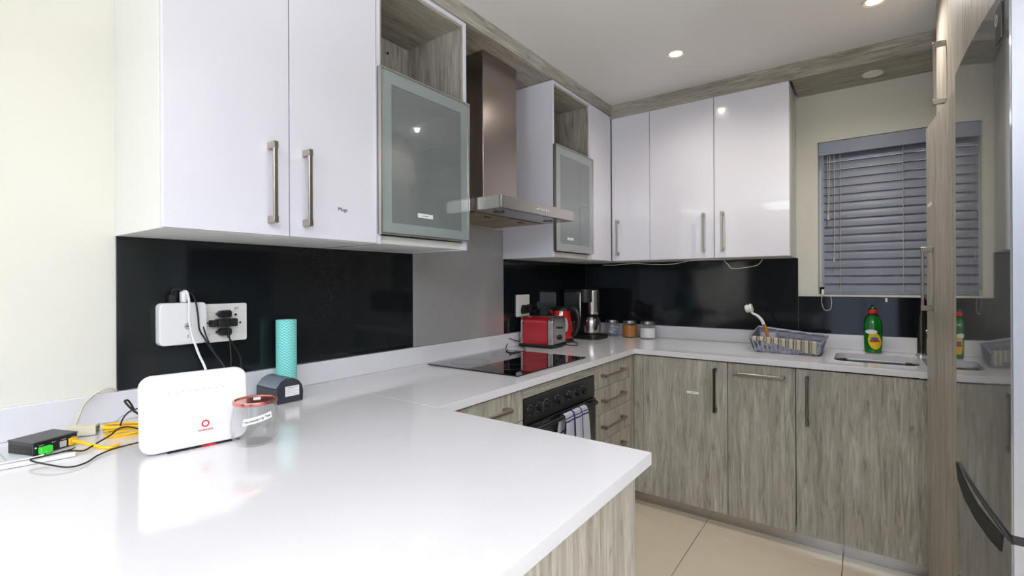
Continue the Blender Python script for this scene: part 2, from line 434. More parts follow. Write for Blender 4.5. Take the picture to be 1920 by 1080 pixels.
# ------------------------------------------------------------------ handles
def bar_handle(name, parent, p, along, out, length, mat='nickel', w=.012, t=.009, post=.028):
    """flat bar on two square posts; p = centre on the door face"""
    p = Vector(p); a = Vector(along).normalized(); o = Vector(out).normalized()
    M = frame_mat(p, a, o.cross(a)); b = nbm()
    # local X along, local Z = a x (o x a) = o
    box(b, -length/2, length/2, -w/2, w/2, post, post+t, .0015, 1, M)
    for s in (-1, 1):
        box(b, s*length/2-(.02 if s > 0 else 0), s*length/2+(.02 if s < 0 else 0), -w/2-.001, w/2+.001, 0, post+t+.001, .0015, 1, M)
    return obj(name, b, mat, parent)
def sticker(parent, c, ex, ey, w, h, mat='paper'):
    M = frame_mat(c, ex, ey); b = nbm(); box(b, -w/2, w/2, -h/2, h/2, 0, .0006, mat=M)
    s = obj('label_sticker', b, mat, parent)
    b = nbm(); box(b, -w*.18, w*.2, -h*.12, h*.12, .0006, .0008, mat=M); obj('print_line', b, 'led_grey', s)     # print too small to read
    return s
EX, EY, EZ = Vector((1, 0, 0)), Vector((0, 1, 0)), Vector((0, 0, 1))

# ------------------------------------------------------------------ wall units, left wall
def two_door():
    t = thing('wall_cabinet', 'large white two-door wall cabinet nearest the camera above the router', 'cabinet', (.17, .757, ZU))
    y0, y1 = .438, 1.071
    obj('side_panel', box(nbm(), 0, .334, y0, y0+.018, ZU, ZS, .001, 1), 'white_melamine', t)
    obj('side_panel', box(nbm(), 0, .334, y1-.018, y1, ZU, ZS, .001, 1), 'white_melamine', t)
    obj('base_panel', box(nbm(), 0, .332, y0+.018, y1-.018, ZU, ZU+.018), 'white_melamine', t)
    obj('top_panel', box(nbm(), 0, .332, y0+.018, y1-.018, ZS-.018, ZS), 'white_melamine', t)
    obj('back_panel', box(nbm(), .002, .01, y0+.018, y1-.018, ZU+.018, ZS-.018), 'white_melamine', t)
    for a, c, hy in ((y0+.003, .7555, .698), (.7585, y1-.002, .803)):
        d = obj('door', box(nbm(), .335, XF, a, c, ZU+.002, ZS-.003, .0015, 2), 'white_gloss', t)
        bar_handle('handle', d, (XF, hy, 1.568), EZ, EX, .228)
        if hy > .75: text('lettering', 'Mugs', .017, frame_mat((XF+.0006, .935, 1.521), EY, EZ), 'ink', d)
two_door()
def glass_unit(y0, y1, label, side_far=True):
    t = thing('wall_cabinet', label, 'cabinet', (.17, (y0+y1)/2, ZU))
    zt = 2.035
    # outer white carcass, wooden lining of the open niche
    for a in ((y0, y0+.016), (y1-.016, y1)):
        obj('side_panel', box(nbm(), 0, XF-.002, *a, ZU, ZS-.002, .001, 1), 'white_gloss', t)
    obj('top_panel', box(nbm(), 0, XF-.002, y0+.016, y1-.016, ZS-.018, ZS-.002), 'white_gloss', t)
    obj('base_panel', box(nbm(), 0, .335, y0+.016, y1-.016, ZU+.004, ZU+.02), 'white_melamine', t)
    obj('light_rail', box(nbm(), .318, .334, y0+.016, y1-.016, ZU+.006, 1.452, .001, 1), 'white_melamine', t)
    obj('back_panel', box(nbm(), .002, .012, y0+.016, y1-.016, 2.01, ZS-.018), 'wood_z', t)
    obj('back_panel', box(nbm(), .002, .012, y0+.016, y1-.016, ZU+.02, 2.0), 'white_melamine', t)
    n = obj('niche_lining', box(nbm(), .012, XF-.008, y0+.016, y0+.026, zt-.01, ZS-.018), 'wood_z', t)
    obj('niche_lining', box(nbm(), .012, XF-.008, y1-.026, y1-.016, zt-.01, ZS-.018), 'wood_z', t)
    obj('niche_lining', box(nbm(), .012, XF-.008, y0+.026, y1-.026, ZS-.028, ZS-.018), 'wood_y', t)
    obj('niche_floor', box(nbm(), .012, .335, y0+.016, y1-.016, zt-.03, zt-.012), 'wood_y', t)
    obj('shelf', box(nbm(), .012, .343, y0+.016, y1-.016, 1.745, 1.763), 'white_matt', t)
    # lift-up door: aluminium edge, painted glass border, frosted centre
    a, c, z0, z1 = y0, y1-.006, 1.455, zt
    d = obj('flap_door', box(nbm(), XF+.0005, XF+.006, a+.05, a+.0502, z0, z0+.01), 'steel', t)
    bpy.data.objects.remove(d)
    b = nbm()
    for q in ((a, a+.006, z0, z1), (c-.006, c, z0, z1)): box(b, XF, XF+.02, *q)
    for q in ((z0, z0+.006), (z1-.006, z1)): box(b, XF, XF+.02, a+.006, c-.006, *q)
    d = obj('flap_door', b, 'steel', t)
    b = nbm()
    for q in ((a+.006, a+.05, z0+.006, z1-.006), (c-.05, c-.006, z0+.006, z1-.006)): box(b, XF+.010, XF+.0155, *q)
    for q in ((z0+.006, z0+.042), (z1-.05, z1-.006)): box(b, XF+.010, XF+.0155, a+.05, c-.05, *q)
    obj('glass_border', b, 'glass_border', d)
    obj('pane', box(nbm(), XF+.0105, XF+.015, a+.05, c-.05, z0+.042, z1-.05), 'frosted_glass', d)
    return t, d
g1, d1 = glass_unit(1.073, 1.541, 'wall cabinet with open wooden niche and frosted glass flap left of the extractor hood')
sticker(d1, (XF+.0157, 1.284, 1.536), EY, EZ, .078, .016, 'paper')
b = nbm(); cyl(b, (.014, 1.40, 2.30), (.0125, 1.40, 2.30), .006, n=12)
obj('cable_hole', b, 'black_plastic', g1)
g2, d2 = glass_unit(2.243, 2.692, 'wall cabinet with open niche and frosted glass flap in the corner beyond the hood')
sticker(d2, (XF+.0157, 2.402, 1.528), EY, EZ, .07, .014, 'paper')
for (x, y, r, lab) in ((.255, 1.175, .075, 'white china bowl on the shelf behind frosted glass, nearer the camera'), (.25, 1.36, .085, 'wide white china bowl on the shelf behind frosted glass, nearer the hood')):
    o = obj('bowl', lathe(nbm(), [(0, .0), (r*.45, 0), (r*.5, .006), (r*.85, .035), (r, .075), (r*.96, .075), (r*.8, .036), (r*.4, .012), (0, .01)], (x, y, 1.764), 28), 'white_matt'); tag(o, lab, 'bowl')
t = thing('corner_cabinet', 'narrow white corner wall cabinet panel between glass flap and back wall units', 'cabinet', (.17, 2.84, ZU))
obj('carcass', box(nbm(), 0.001, .334, 2.694, YB-.001, ZU, ZS-.002), 'white_melamine', t)
obj('door', box(nbm(), .335, XF, 2.6945, YF-.002, ZU+.002, ZS-.003, .0015, 2), 'white_gloss', t)

# wall units, back wall
def back_unit(x0, x1, doors, label, handles):
    t = thing('wall_cabinet', label, 'cabinet', ((x0+x1)/2, 3.14, ZU))
    for a, c in ((x0, x0+.016), (x1-.016, x1)): obj('side_panel', box(nbm(), a, c, YF+.018, YB, ZU, ZS-.022, .001, 1), 'white_melamine', t)
    obj('base_panel', box(nbm(), x0+.016, x1-.016, YF+.02, YB, ZU, ZU+.018), 'white_melamine', t)
    obj('top_panel', box(nbm(), x0+.016, x1-.016, YF+.02, YB, ZS-.04, ZS-.022), 'white_melamine', t)
    for (a, c), hx in zip(doors, handles):
        d = obj('door', box(nbm(), a+.0015, c-.0015, YF, YF+.0175, ZU+.002, ZS-.002, .0015, 2), 'white_gloss', t)
        bar_handle('handle', d, (hx, YF, 1.574), EZ, -EY, .228)
    return t
back_unit(XF+.004, .614, [(XF+.004, .615)], 'narrow white single-door wall cabinet in the far corner', [.403])
back_unit(.6145, 1.389, [(.615, 1.002), (1.002, 1.389)], 'wide white two-door wall cabinet beside the window', [.945, 1.050])

# thin loose cords under and beside the back wall units
def cord(name, pts, r, mat, label, cat='cable', sub=6, n=6, group=None): return tag(obj(name, tube(nbm(), pts, r, n, sub), mat), label, cat, group)
P = lambda px, py, v=3.0, ax='y': at(px, py, ax, v)
cord('lamp_cord', [P(1130, 497), P(1152, 497), P(1190, 494), P(1225, 496), P(1262, 495), P(1300, 488), P(1352, 486)], .0018, 'cord', 'thin pale cord running under the white wall cabinets toward the corner')
cord('lamp_cord', [P(1355, 486), P(1366, 497), P(1372, 503), P(1395, 502), P(1420, 497), P(1430, 486)], .0018, 'cord', 'thin pale cord sagging in a loop below the two-door wall cabinet')
cord('hanging_cord', [(1.392, 3.12, 2.36), (1.393, 3.14, 2.2), (1.394, 3.12, 2.08), (1.395, 3.16, 1.95), (1.394, 3.17, 1.7)], .0018, 'cord', 'thin cord hanging down the end panel of the back wall cabinet')

# ------------------------------------------------------------------ extractor hood
t = thing('extractor_hood', 'stainless steel chimney extractor hood above the black hob', 'hood', (.26, 1.86, 1.59))
hy0, hy1, hx = 1.561, 2.165, .52
obj('chimney', box(nbm(), 0.002, .262, 1.757, 2.03, 1.64, ZS-.001, .002, 1), 'hood_steel', t)
b = nbm()
box(b, hx-.012, hx, hy0, hy1, 1.592, 1.643, .0015, 1); box(b, 0.002, hx-.012, hy0, hy0+.01, 1.592, 1.643); box(b, 0.002, hx-.012, hy1-.01, hy1, 1.592, 1.643)
box(b, 0.002, hx-.012, hy0+.01, hy1-.01, 1.633, 1.643)
obj('canopy', b, 'steel', t)
b = nbm(); box(b, 0.002, hx-.012, hy0+.01, hy1-.01, 1.594, 1.6); box(b, .36, .505, hy0+.01, hy1-.01, 1.5905, 1.594)
obj('underside_panel', b, 'steel', t)
for a, c in ((1.60, 1.856), (1.866, 2.125)):
    f = obj('grease_filter', box(nbm(), .06, .345, a, c, 1.586, 1.594, .002, 1), 'grease_filter', t)
    obj('latch', box(nbm(), .30, .32, (a+c)/2-.02, (a+c)/2+.02, 1.5835, 1.586, .001, 1), 'black_plastic', f)
for y in (1.66, 2.06):
    b = nbm(); cyl(b, (.43, y, 1.5875), (.43, y, 1.5905), .024, n=20); obj('hood_lamp', b, 'steel_dark', t)
for k in range(5):
    b = nbm(); cyl(b, (hx, 1.832+.021*k, 1.615), (hx+.005, 1.832+.021*k, 1.615), .0062, n=14); obj('button', b, 'chrome', t)

# ------------------------------------------------------------------ splashback panels
def panel(name, dims, mat, label): return tag(obj(name, box(nbm(), *dims, .0008, 1), mat), label, 'splashback')
panel('splashback_panel', (0, .008, .440, 1.545, .984, 1.419), 'black_gloss', 'glossy black splashback panel behind the router and sockets')
panel('splashback_panel', (0, .009, 1.5465, 2.246, .984, 1.5855), 'steel_panel', 'brushed steel splashback panel on the wall behind the hob')
panel('splashback_panel', (0, .008, 2.2475, YB-.009, .984, 1.419), 'black_gloss', 'glossy black splashback panel on the side wall behind the toaster')
panel('splashback_panel', (0.009, 1.3975, YB-.0085, YB-.0004, .984, 1.419), 'black_gloss', 'glossy black splashback panel under the back wall cabinets')
panel('splashback_panel', (1.399, XR, YB-.008, YB, .984, 1.194), 'black_gloss', 'low glossy black splashback panel under the window behind the sink')

# ------------------------------------------------------------------ worktop with upstands
ZT, TH = .9, .028
wt = thing('worktop', 'white quartz worktop running around three sides with a wide peninsula', 'worktop', (.6, 1.6, ZT-TH))
XW, YW = .648, 2.646
def slab(name, outline, holes=()):
    b = nbm(); holed(b, outline, list(holes), ZT-TH, ZT)
    bmesh.ops.dissolve_limit(b, angle_limit=R(1), verts=b.verts, edges=b.edges)
    ed = [e for e in b.edges if e.calc_length() > .02 and len(e.link_faces) == 2 and e.calc_face_angle(0) > 1 and all(v.co.z > ZT-.001 for v in e.verts)]
    bmesh.ops.bevel(b, geom=ed, offset=.002, segments=2, affect='EDGES', profile=.5)
    bmesh.ops.triangulate(b, faces=b.faces)
    return obj(name, b, 'quartz', wt)
slab('peninsula_slab', [(0, -.1), (1.322, -.1), (1.322, 1.0615), (0, 1.0615)])
sink_a = [(x+1.752, y+2.962) for x, y in rrect(.325, .325, .055)]
sink_b = [(x+2.100, y+2.962) for x, y in rrect(.325, .325, .055)]
slab('counter_slab', [(0, 1.0625), (XW, 1.0625), (XW, YW), (XR, YW), (XR, YB), (0, YB)], [sink_a, sink_b])
obj('upstand', box(nbm(), 0, .02, -.1, YB-.02, ZT+.0003, .982, .0015, 1), 'quartz', wt)
obj('upstand', box(nbm(), 0, XR, YB-.02, YB, ZT+.0003, .982, .0015, 1), 'quartz', wt)

# sink: two pressed bowls under the worktop
t = thing('kitchen_sink', 'stainless steel double bowl sink set under the worktop below the window', 'sink', (1.93, 2.962, .7))
for ol in (sink_a, sink_b):
    cx = sum(p[0] for p in ol)/len(ol); cy = sum(p[1] for p in ol)/len(ol); b = nbm(); rings = []
    for s, z in ((1.05, ZT-TH-.0005), (1.0, ZT-TH-.0005), (.99, ZT-TH-.01), (.96, .74), (.9, .722), (.15, .716)):
        rings.append([b.verts.new((cx+(x-cx)*s, cy+(y-cy)*s, z)) for x, y in ol])
    for a, c in zip(rings, rings[1:]):
        for i in range(len(a)): b.faces.new((a[i], c[i], c[(i+1) % len(a)], a[(i+1) % len(a)]))
    b.faces.new(rings[-1])
    o = obj('bowl', b, 'sink_steel', t)
    d = nbm(); lathe(d, [(0, .004), (.018, .004), (.022, .006), (.04, .006), (.042, 0), (0, 0)], (cx, cy, .716), 24); obj('drain', d, 'chrome', o)
    b = nbm(); box(b, cx-.035, cx+.035, cy+.148, cy+.154, .83, .842, .002, 1); obj('overflow_slot', b, 'black_plastic', o)
t = thing('mixer_tap', 'dark chrome mixer tap behind the sink, half hidden by the tall cabinet', 'tap', (1.947, 3.205, ZT))
obj('base', lathe(nbm(), [(0, 0), (.027, 0), (.027, .008), (.02, .014), (0, .014)], (1.947, 3.205, ZT), 24), 'chrome', t)
obj('column', lathe(nbm(), [(.0, .012), (.019, .012), (.019, .13), (.0165, .134), (.0165, .2), (.0, .2)], (1.947, 3.205, ZT), 24), 'steel_dark', t)
obj('spout', tube(nbm(), [(1.947, 3.205, 1.09), (1.948, 3.20, 1.16), (1.955, 3.15, 1.2), (1.965, 3.06, 1.19), (1.97, 3.02, 1.15)], .011, 12), 'steel_dark', t)
b = nbm(); cyl(b, (1.947, 3.205, 1.02), (1.985, 3.205, 1.03), .012, n=14); cyl(b, (1.985, 3.205, 1.03), (1.99, 3.2, 1.11), .006, .0045, 10); obj('lever', b, 'chrome', t)

# ------------------------------------------------------------------ base units
def front(parent, name, dims, mat='wood_z'): return obj(name, box(nbm(), *dims, .001, 1), mat, parent)
ZD = .862
# left run
t = thing('drawer_cabinet', 'greyed oak drawer unit left of the oven, beside the peninsula', 'cabinet', (.3, 1.37, 0))
obj('carcass', box(nbm(), .05, DX-.019, 1.02, 1.549, .1, ZD), 'white_melamine', t)
for z0, z1 in ((.745, ZD), (.612, .742), (.472, .609), (.1, .469)):
    d = front(t, 'drawer', (DX-.018, DX, 1.062, 1.5485, z0, z1)); bar_handle('handle', d, (DX, 1.306, z1-.051), EY, EX, .26)
t = thing('oven_cabinet', 'oak housing panel above the built-in oven', 'cabinet', (.3, 1.856, 0))
obj('top_rail', box(nbm(), DX-.018, DX, 1.5505, 2.161, .826, ZD, .001, 1), 'wood_y', t)
obj('carcass', box(nbm(), .05, .06, 1.551, 2.16, .1, ZD), 'white_melamine', t)
obj('plinth_drawer', box(nbm(), DX-.018, DX, 1.5505, 2.161, .1, .222, .001, 1), 'wood_y', t)
t = thing('drawer_cabinet', 'greyed oak unit of four drawers between the oven and the corner', 'cabinet', (.3, 2.39, 0))
obj('carcass', box(nbm(), .05, DX-.019, 2.163, 2.62, .1, ZD), 'white_melamine', t)
for z0, z1 in ((.745, ZD), (.612, .742), (.472, .609), (.1, .469)):
    d = front(t, 'drawer', (DX-.018, DX, 2.1625, 2.6205, z0, z1)); bar_handle('handle', d, (DX, 2.366, z1-.054 if z1 > .8 else z1-.062), EY, EX, .26)
t = thing('corner_post', 'narrow oak filler strips in the inside corner of the base cabinets', 'filler panel', (.64, 2.65, 0))
obj('strip', box(nbm(), DX-.018, DX, 2.622, 2.672, .075, ZD, .001, 1), 'wood_z', t)
obj('strip', box(nbm(), DX+.001, .6865, DY, DY+.018, .075, ZD, .001, 1), 'wood_z', t)
# back run
t = thing('base_cabinet', 'greyed oak base cabinet door with a small white sticker, next to the corner', 'cabinet', (.91, 2.98, 0))
obj('carcass', box(nbm(), .69, 1.136, DY+.019, YB-.02, .1, ZD), 'white_melamine', t)
d = front(t, 'door', (.6885, 1.1365, DY, DY+.018, .074, ZD)); bar_handle('handle', d, (1.080, DY, .716), EZ, -EY, .228, 'steel_dark')
sticker(d, (.962, DY-.0001, .685), EX, EZ, .062, .013, 'paper')
t = thing('pull_out_cabinet', 'oak pull-out cabinet front with a horizontal bar handle', 'cabinet', (1.29, 2.98, 0))
obj('carcass', box(nbm(), 1.139, 1.441, DY+.019, YB-.02, .1, ZD), 'white_melamine', t)
d = front(t, 'door', (1.1395, 1.4415, DY, DY+.018, .074, ZD)); bar_handle('handle', d, (1.285, DY, .815), EX, -EY, .228)
t = thing('sink_cabinet', 'wide oak base cabinet door under the sink', 'cabinet', (1.9, 2.98, 0))
obj('carcass', box(nbm(), 1.444, 1.46, DY+.019, YB-.02, .1, ZD), 'white_melamine', t)
d = front(t, 'door', (1.4455, 2.043, DY, DY+.018, .074, ZD)); bar_handle('handle', d, (1.492, DY, .717), EZ, -EY, .23, 'steel_dark')
front(t, 'door', (2.046, XR-.002, DY, DY+.018, .074, ZD))
k = tag(obj('kickboard', box(nbm(), .575, XR, DY+.055, DY+.07, 0, .0985, .001, 1), 'kick_metal'), 'worn silver kickboard along the floor under the back base cabinets', 'kickboard')
k = tag(obj('kickboard', box(nbm(), DX-.07, DX-.055, 1.02, DY+.05, 0, .098, .001, 1), 'kick_metal'), 'silver kickboard under the drawers and oven', 'kickboard')
# peninsula
t = thing('peninsula_cabinet', 'oak end panel and base of the peninsula under the white worktop', 'cabinet', (.65, .5, 0))
obj('end_panel', box(nbm(), 1.278, 1.302, -.06, 1.014, 0, ZT-TH-.0005, .001, 1), 'wood_z', t)
obj('back_panel', box(nbm(), DX+.002, 1.2775, .99, 1.012, 0.1, ZT-TH-.001, .001, 1), 'wood_z', t)
obj('front_panel', box(nbm(), .02, 1.2775, .18, .2, 0, ZT-TH-.001, .001, 1), 'wood_z', t)

# ------------------------------------------------------------------ oven and hob
t = thing('built_in_oven', 'black built-in oven with a row of knobs under the hob', 'oven', (.35, 1.856, .23))
obj('body', box(nbm(), .07, DX-.002, 1.556, 2.156, .226, .82), 'black_plastic', t)
obj('control_panel', box(nbm(), DX-.002, DX+.006, 1.5535, 2.1585, .722, .8235, .002, 1), 'black_satin', t)
dr = obj('oven_door', box(nbm(), DX-.002, DX+.012, 1.5535, 2.1585, .228, .716, .003, 1), 'black_glass', t)
obj('handle', tube(nbm(), [(DX+.012, 1.585, .702), (DX+.04, 1.60, .704), (DX+.052, 1.72, .712), (DX+.054, 1.856, .714), (DX+.052, 1.99, .712), (DX+.04, 2.11, .704), (DX+.012, 2.125, .702)], .0095, 10, 6), 'black_plastic', dr)
for y in (1.584, 1.646, 1.703, 1.794, 1.895, 1.963, 2.017):
    b = nbm(); cyl(b, (DX+.006, y, .778), (DX+.01, y, .778), .0225, n=24); cyl(b, (DX+.01, y, .778), (DX+.032, y, .778), .019, .0165, 24)
    k = obj('knob', b, 'black_plastic', t)
    b = nbm(); box(b, DX+.03, DX+.0345, y-.0035, y+.0035, .761, .795, .001, 1); obj('grip', b, 'black_satin', k)
    b = nbm(); cyl(b, (DX+.0098, y, .778), (DX+.0112, y, .778), .0205, n=24); obj('ring', b, 'chrome', k)
def sheet(bm, rows, uv=True):
    """rows of points -> a two sided sheet with UVs"""
    V = [[bm.verts.new(p) for p in r] for r in rows]; lay = bm.loops.layers.uv.new('UVMap'); nr, nc = len(V), len(V[0])
    for i in range(nr-1):
        for j in range(nc-1):
            f = bm.faces.new((V[i][j], V[i][j+1], V[i+1][j+1], V[i+1][j]))
            for l, (a, c) in zip(f.loops, ((i, j), (i, j+1), (i+1, j+1), (i+1, j))): l[lay].uv = (c/(nc-1), a/(nr-1))
    return bm
rows = []
prof = [(DX+.022, .54), (DX+.024, .60), (DX+.028, .66), (DX+.036, .705), (DX+.044, .7225), (DX+.054, .7285), (DX+.0645, .722), (DX+.0695, .70), (DX+.071, .65), (DX+.073, .58), (DX+.074, .50), (DX+.074, .44)]
for i, (x, z) in enumerate(prof):
    rows.append([(x+.004*math.sin(j*.9)*min(1, abs(i-5)/4), 1.765+.19*j/16+(.03*max(0, (i-5))/6)*(j/16), z-.001*j*0) for j in range(17)])
b = sheet(nbm(), rows); bmesh.ops.solidify(b, geom=b.faces[:], thickness=.0025)
o = obj('tea_towel', b, 'tea_towel'); tag(o, 'white tea towel with blue checks hanging over the oven handle', 'towel')
t = thing('ceramic_hob', 'black glass ceramic hob set on the white worktop', 'hob', (.317, 1.884, ZT))
obj('glass_top', box(nbm(), .057, .578, 1.588, 2.18, ZT+.0003, ZT+.0055, .0015, 2), 'black_glass', t)
for x, y, r in ((.19, 1.74, .09), (.19, 2.02, .072), (.43, 1.74, .072), (.43, 2.02, .09)):
    b = nbm(); lathe(b, [(r, 0), (r, .0002), (r-.003, .0002), (r-.003, 0)], (x, y, ZT+.0055), 40); obj('cooking_zone_ring', b, 'steel_dark', t)
o = None
# ------------------------------------------------------------------ tall unit and fridge on the right
t = thing('tall_cabinet', 'tall oak pantry cabinet beside the fridge with its lower door slightly ajar', 'cabinet', (2.25, 2.34, 0))
TX = 1.960
obj('carcass', box(nbm(), TX+.02, XR, 2.03, 2.642, .1, ZS+.06), 'wood_z', t)
obj('plinth', box(nbm(), TX+.06, XR, 2.03, 2.64, 0, .1), 'wood_y', t)
d = obj('upper_door', box(nbm(), TX, TX+.0185, 2.034, 2.695, 1.915, ZC-.012, .001, 1), 'wood_z', t)
bar_handle('handle', d, (TX, 2.40, 2.06), EZ, -EX, .235)
hinge = Matrix.Translation((TX, 2.034, 0))@Matrix.Rotation(R(3.9), 4, 'Z')
b = nbm(); box(b, 0, .0185, 0, .585, .075, 1.908, .001, 1, hinge)
d = obj('lower_door', b, 'wood_z', t)
hp = hinge@Vector((0, .455, 1.29)); hn = (hinge.to_3x3()@Vector((-1, 0, 0)))
bar_handle('handle', d, hp, EZ, hn, .25)
hy = (hinge.to_3x3()@Vector((0, -1, 0)))
sticker(d, hinge@Vector((-.0001, .515, 1.587)), hy, EZ, .075, .013, 'paper')
t = thing('bridging_cabinet', 'light oak cabinet above the fridge at the top right', 'cabinet', (2.25, 1.6, 1.9))
obj('carcass', box(nbm(), TX+.02, XR, 1.2, 2.028, 1.93, ZS+.06), 'wood_z', t)
obj('filler_panel', box(nbm(), TX, TX+.0185, 1.886, 2.03, 0.001, ZC-.012, .001, 1), 'wood_z', t)
obj('door', box(nbm(), TX, TX+.0185, 1.202, 1.883, 1.935, ZC-.012, .001, 1), 'wood_z', t)
t = thing('fridge_freezer', 'glossy grey fridge freezer at the right edge, reflecting the window', 'fridge', (2.25, 1.516, 0))
fx, fy0, fy1 = 1.92, 1.218, 1.816
obj('body', box(nbm(), fx+.065, XR-.03, 1.316, 1.828, .03, 1.855, .004, 1), 'fridge_side', t)
fy0, fy1 = 1.312, 1.832
def fcurve(y, off=0.0): return (1.920+.09*max(0, 1.75-y)**2+off, y)     # gently bowed door front
def fridge_door(name, z0, z1):
    ys = [fy0+(fy1-fy0)*k/24 for k in range(25)]
    b = nbm(); prism(b, [fcurve(y, .0035) for y in ys]+[(fx+.062, fy1), (fx+.062, fy0)], z0, z1, None, .002); d = obj(name, b, 'fridge_side', t)
    b = nbm(); rows = [[(*fcurve(y), z) for y in ys] for z in (z0+.001, z1-.001)]; sheet(b, rows); bmesh.ops.recalc_face_normals(b, faces=b.faces)
    if sum(f.normal.x for f in b.faces) > 0: bmesh.ops.reverse_faces(b, faces=b.faces)
    bmesh.ops.solidify(b, geom=b.faces[:], thickness=.003); obj('glass_front', b, 'fridge_front', d)
    return d
du = fridge_door('fridge_door', .793, 1.862); dl = fridge_door('freezer_door', .06, .776)
obj('door_gap', box(nbm(), fx+.02, fx+.066, fy0+.003, fy1-.003, .776, .793), 'black_plastic', t)
# scooped black grip at the top of the freezer door
b = nbm(); gp = []
for px_, py_ in ((1796, 866), (1812, 903), (1830, 942), (1848, 973), (1866, 1001), (1864, 1031), (1850, 1010), (1830, 974), (1812, 936), (1799, 899)):
    q = at(px_, py_, 'x', 1.9225); gp.append((q.y, q.z))
prism(b, gp[::-1], 0, .0015, frame_mat((0, 0, 0), EY, EZ))
for v in b.verts: v.co.x = fcurve(v.co.y)[0]-.0006-v.co.x
obj('grip_recess', b, 'rubber_black', dl)
bmm = nbm(); box(bmm, fx+.0115, fx+.014, 1.345, 1.405, 1.765, 1.838); sk = obj('badge', bmm, 'black_satin', du)
b = nbm(); lathe(b, [(.012, 0), (.012, .0006), (.007, .0006), (.007, 0)], (0, 0, 0), 20); bmesh.ops.transform(b, matrix=frame_mat((fx+.0115, 1.385, 1.815), EY, EZ)@Matrix.Rotation(R(180), 4, 'X'), verts=b.verts); obj('emblem', b, 'led_grey', sk)
for y in (fy0+.06, fy1-.06):
    b = nbm(); cyl(b, (fx+.12, y, 0), (fx+.12, y, .031), .02, n=14); obj('foot', b, 'black_plastic', t)

# ------------------------------------------------------------------ window blind
t = thing('venetian_blind', 'grey wooden venetian blind closed in the window over the sink', 'blind', (1.91, 3.33, WZ0))
bx0, bx1 = WX0+.004, WX1-.004
obj('valance', box(nbm(), bx0, bx1, YB-.006, YB+.006, 2.004, 2.078, .002, 1), 'blind_valance', t)
obj('head_rail', box(nbm(), bx0+.004, bx1-.004, YB+.012, YB+.062, 2.03, 2.076), 'blind_valance', t)
sl = None; pitch = .0466
for i in range(17):
    z = 2.004-.012-pitch*i
    if sl is None:
        b = nbm(); rows = []
        for s in (0, 1):
            pass
        M = Matrix.Translation(((bx0+.024+bx1-.006)/2, YB+.038, z))@Matrix.Rotation(R(74), 4, 'X')
        prism(b, [(-.025, 0), (-.0125, .0016), (0, .0022), (.0125, .0016), (.025, 0), (.0125, -.0012), (0, -.0006), (-.0125, -.0012)], -(bx1-bx0-.03)/2, (bx1-bx0-.03)/2, M@frame_mat((0, 0, 0), (0, 1, 0), (0, 0, 1)))
        o = obj('slat', b, 'blind_slat', t); sl = o; z0_ = z
    else:
        o = sl.copy(); COL.objects.link(o); o.location = sl.location+Vector((0, 0, z-z0_))
obj('bottom_rail', box(nbm(), bx0+.022, bx1-.006, YB+.014, YB+.062, 1.207, 1.222, .003, 1), 'blind_slat', t)
for x in (1.604, 1.882, 2.18):
    b = nbm(); tube(b, [(x, YB+.012, 2.01), (x, YB+.012, 1.22)], .0013, 6, 1, False); tube(b, [(x+.006, YB+.064, 2.01), (x+.006, YB+.064, 1.22)], .0013, 6, 1, False)
    obj('ladder_cord', b, 'cord', t)
b = nbm(); tube(b, [(1.576, YB+.002, 2.0), (1.578, YB-.003, 1.7), (1.575, YB-.004, 1.42)], .0016, 6, 4); lathe(b, [(0, 0), (.005, .002), (.004, .028), (0, .03)], (1.575, YB-.004, 1.39), 10); obj('pull_cord', b, 'cord', t)
b = nbm(); tube(b, [(1.545, YB+.002, 2.0), (1.547, YB-.003, 1.8), (1.546, YB-.004, 1.67)], .0015, 6, 4); tube(b, [(1.556, YB+.002, 2.0), (1.553, YB-.003, 1.8), (1.55, YB-.004, 1.66)], .0015, 6, 4); lathe(b, [(0, 0), (.007, .003), (.005, .035), (0, .038)], (1.548, YB-.004, 1.63), 10); obj('tilt_cord', b, 'cord', t)
t = thing('chain_cord', 'pale looped chain hanging from the bottom left corner of the window', 'cord', (1.545, 3.285, 1.1))
b = nbm(); box(b, 1.513, 1.527, YB-.012, YB+.004, 1.206, 1.235, .002, 1); obj('clip', b, 'white_plastic', t)
b = nbm(); tube(b, [(1.517, YB-.010, 1.207), (1.514, YB-.012, 1.165), (1.525, YB-.013, 1.122), (1.542, YB-.014, 1.115), (1.558, YB-.013, 1.127), (1.562, YB-.012, 1.165), (1.556, YB-.010, 1.196), (1.54, YB-.009, 1.205)], .0018, 6, 6); obj('loop', b, 'chain_white', t)
o = nbm(); box(o, 1.803, 1.813, YB-.02, YB-.008, 1.168, 1.190, .003, 1); box(o, 1.803, 1.813, YB-.028, YB-.02, 1.168, 1.174, .002, 1); tag(obj('wall_hook', o, 'white_plastic'), 'tiny white hook stuck on the black panel under the window', 'hook')

# ------------------------------------------------------------------ downlights
def downlight(x, y, z, lit, label, power):
    t = thing('downlight', label, 'downlight', (x, y, z), 'recessed ceiling downlights')
    b = nbm(); lathe(b, [(.030, 0), (.043, -.005), (.046, 0), (.030, 0)], (x, y, z), 28); obj('ring', b, 'spot_ring' if lit else 'dead_lamp', t)
    b = nbm(); lathe(b, [(0, -.0012), (.030, -.0012), (.030, 0), (0, 0)], (x, y, z), 24); obj('lens', b, 'spot_glow' if lit else 'dead_lamp', t)
    if lit:
        l = bpy.data.lights.new('lamp', 'SPOT'); l.energy = power; l.color = (1, .94, .86); l.spot_size = R(154); l.spot_blend = 1; l.shadow_soft_size = .018
        lo = bpy.data.objects.new('lamp', l); COL.objects.link(lo); lo.parent = t; lo.location = (0, 0, -.012)
downlight(.935, 2.497, ZC, True, 'lit round downlight in the ceiling near the corner wall cabinets', 12)
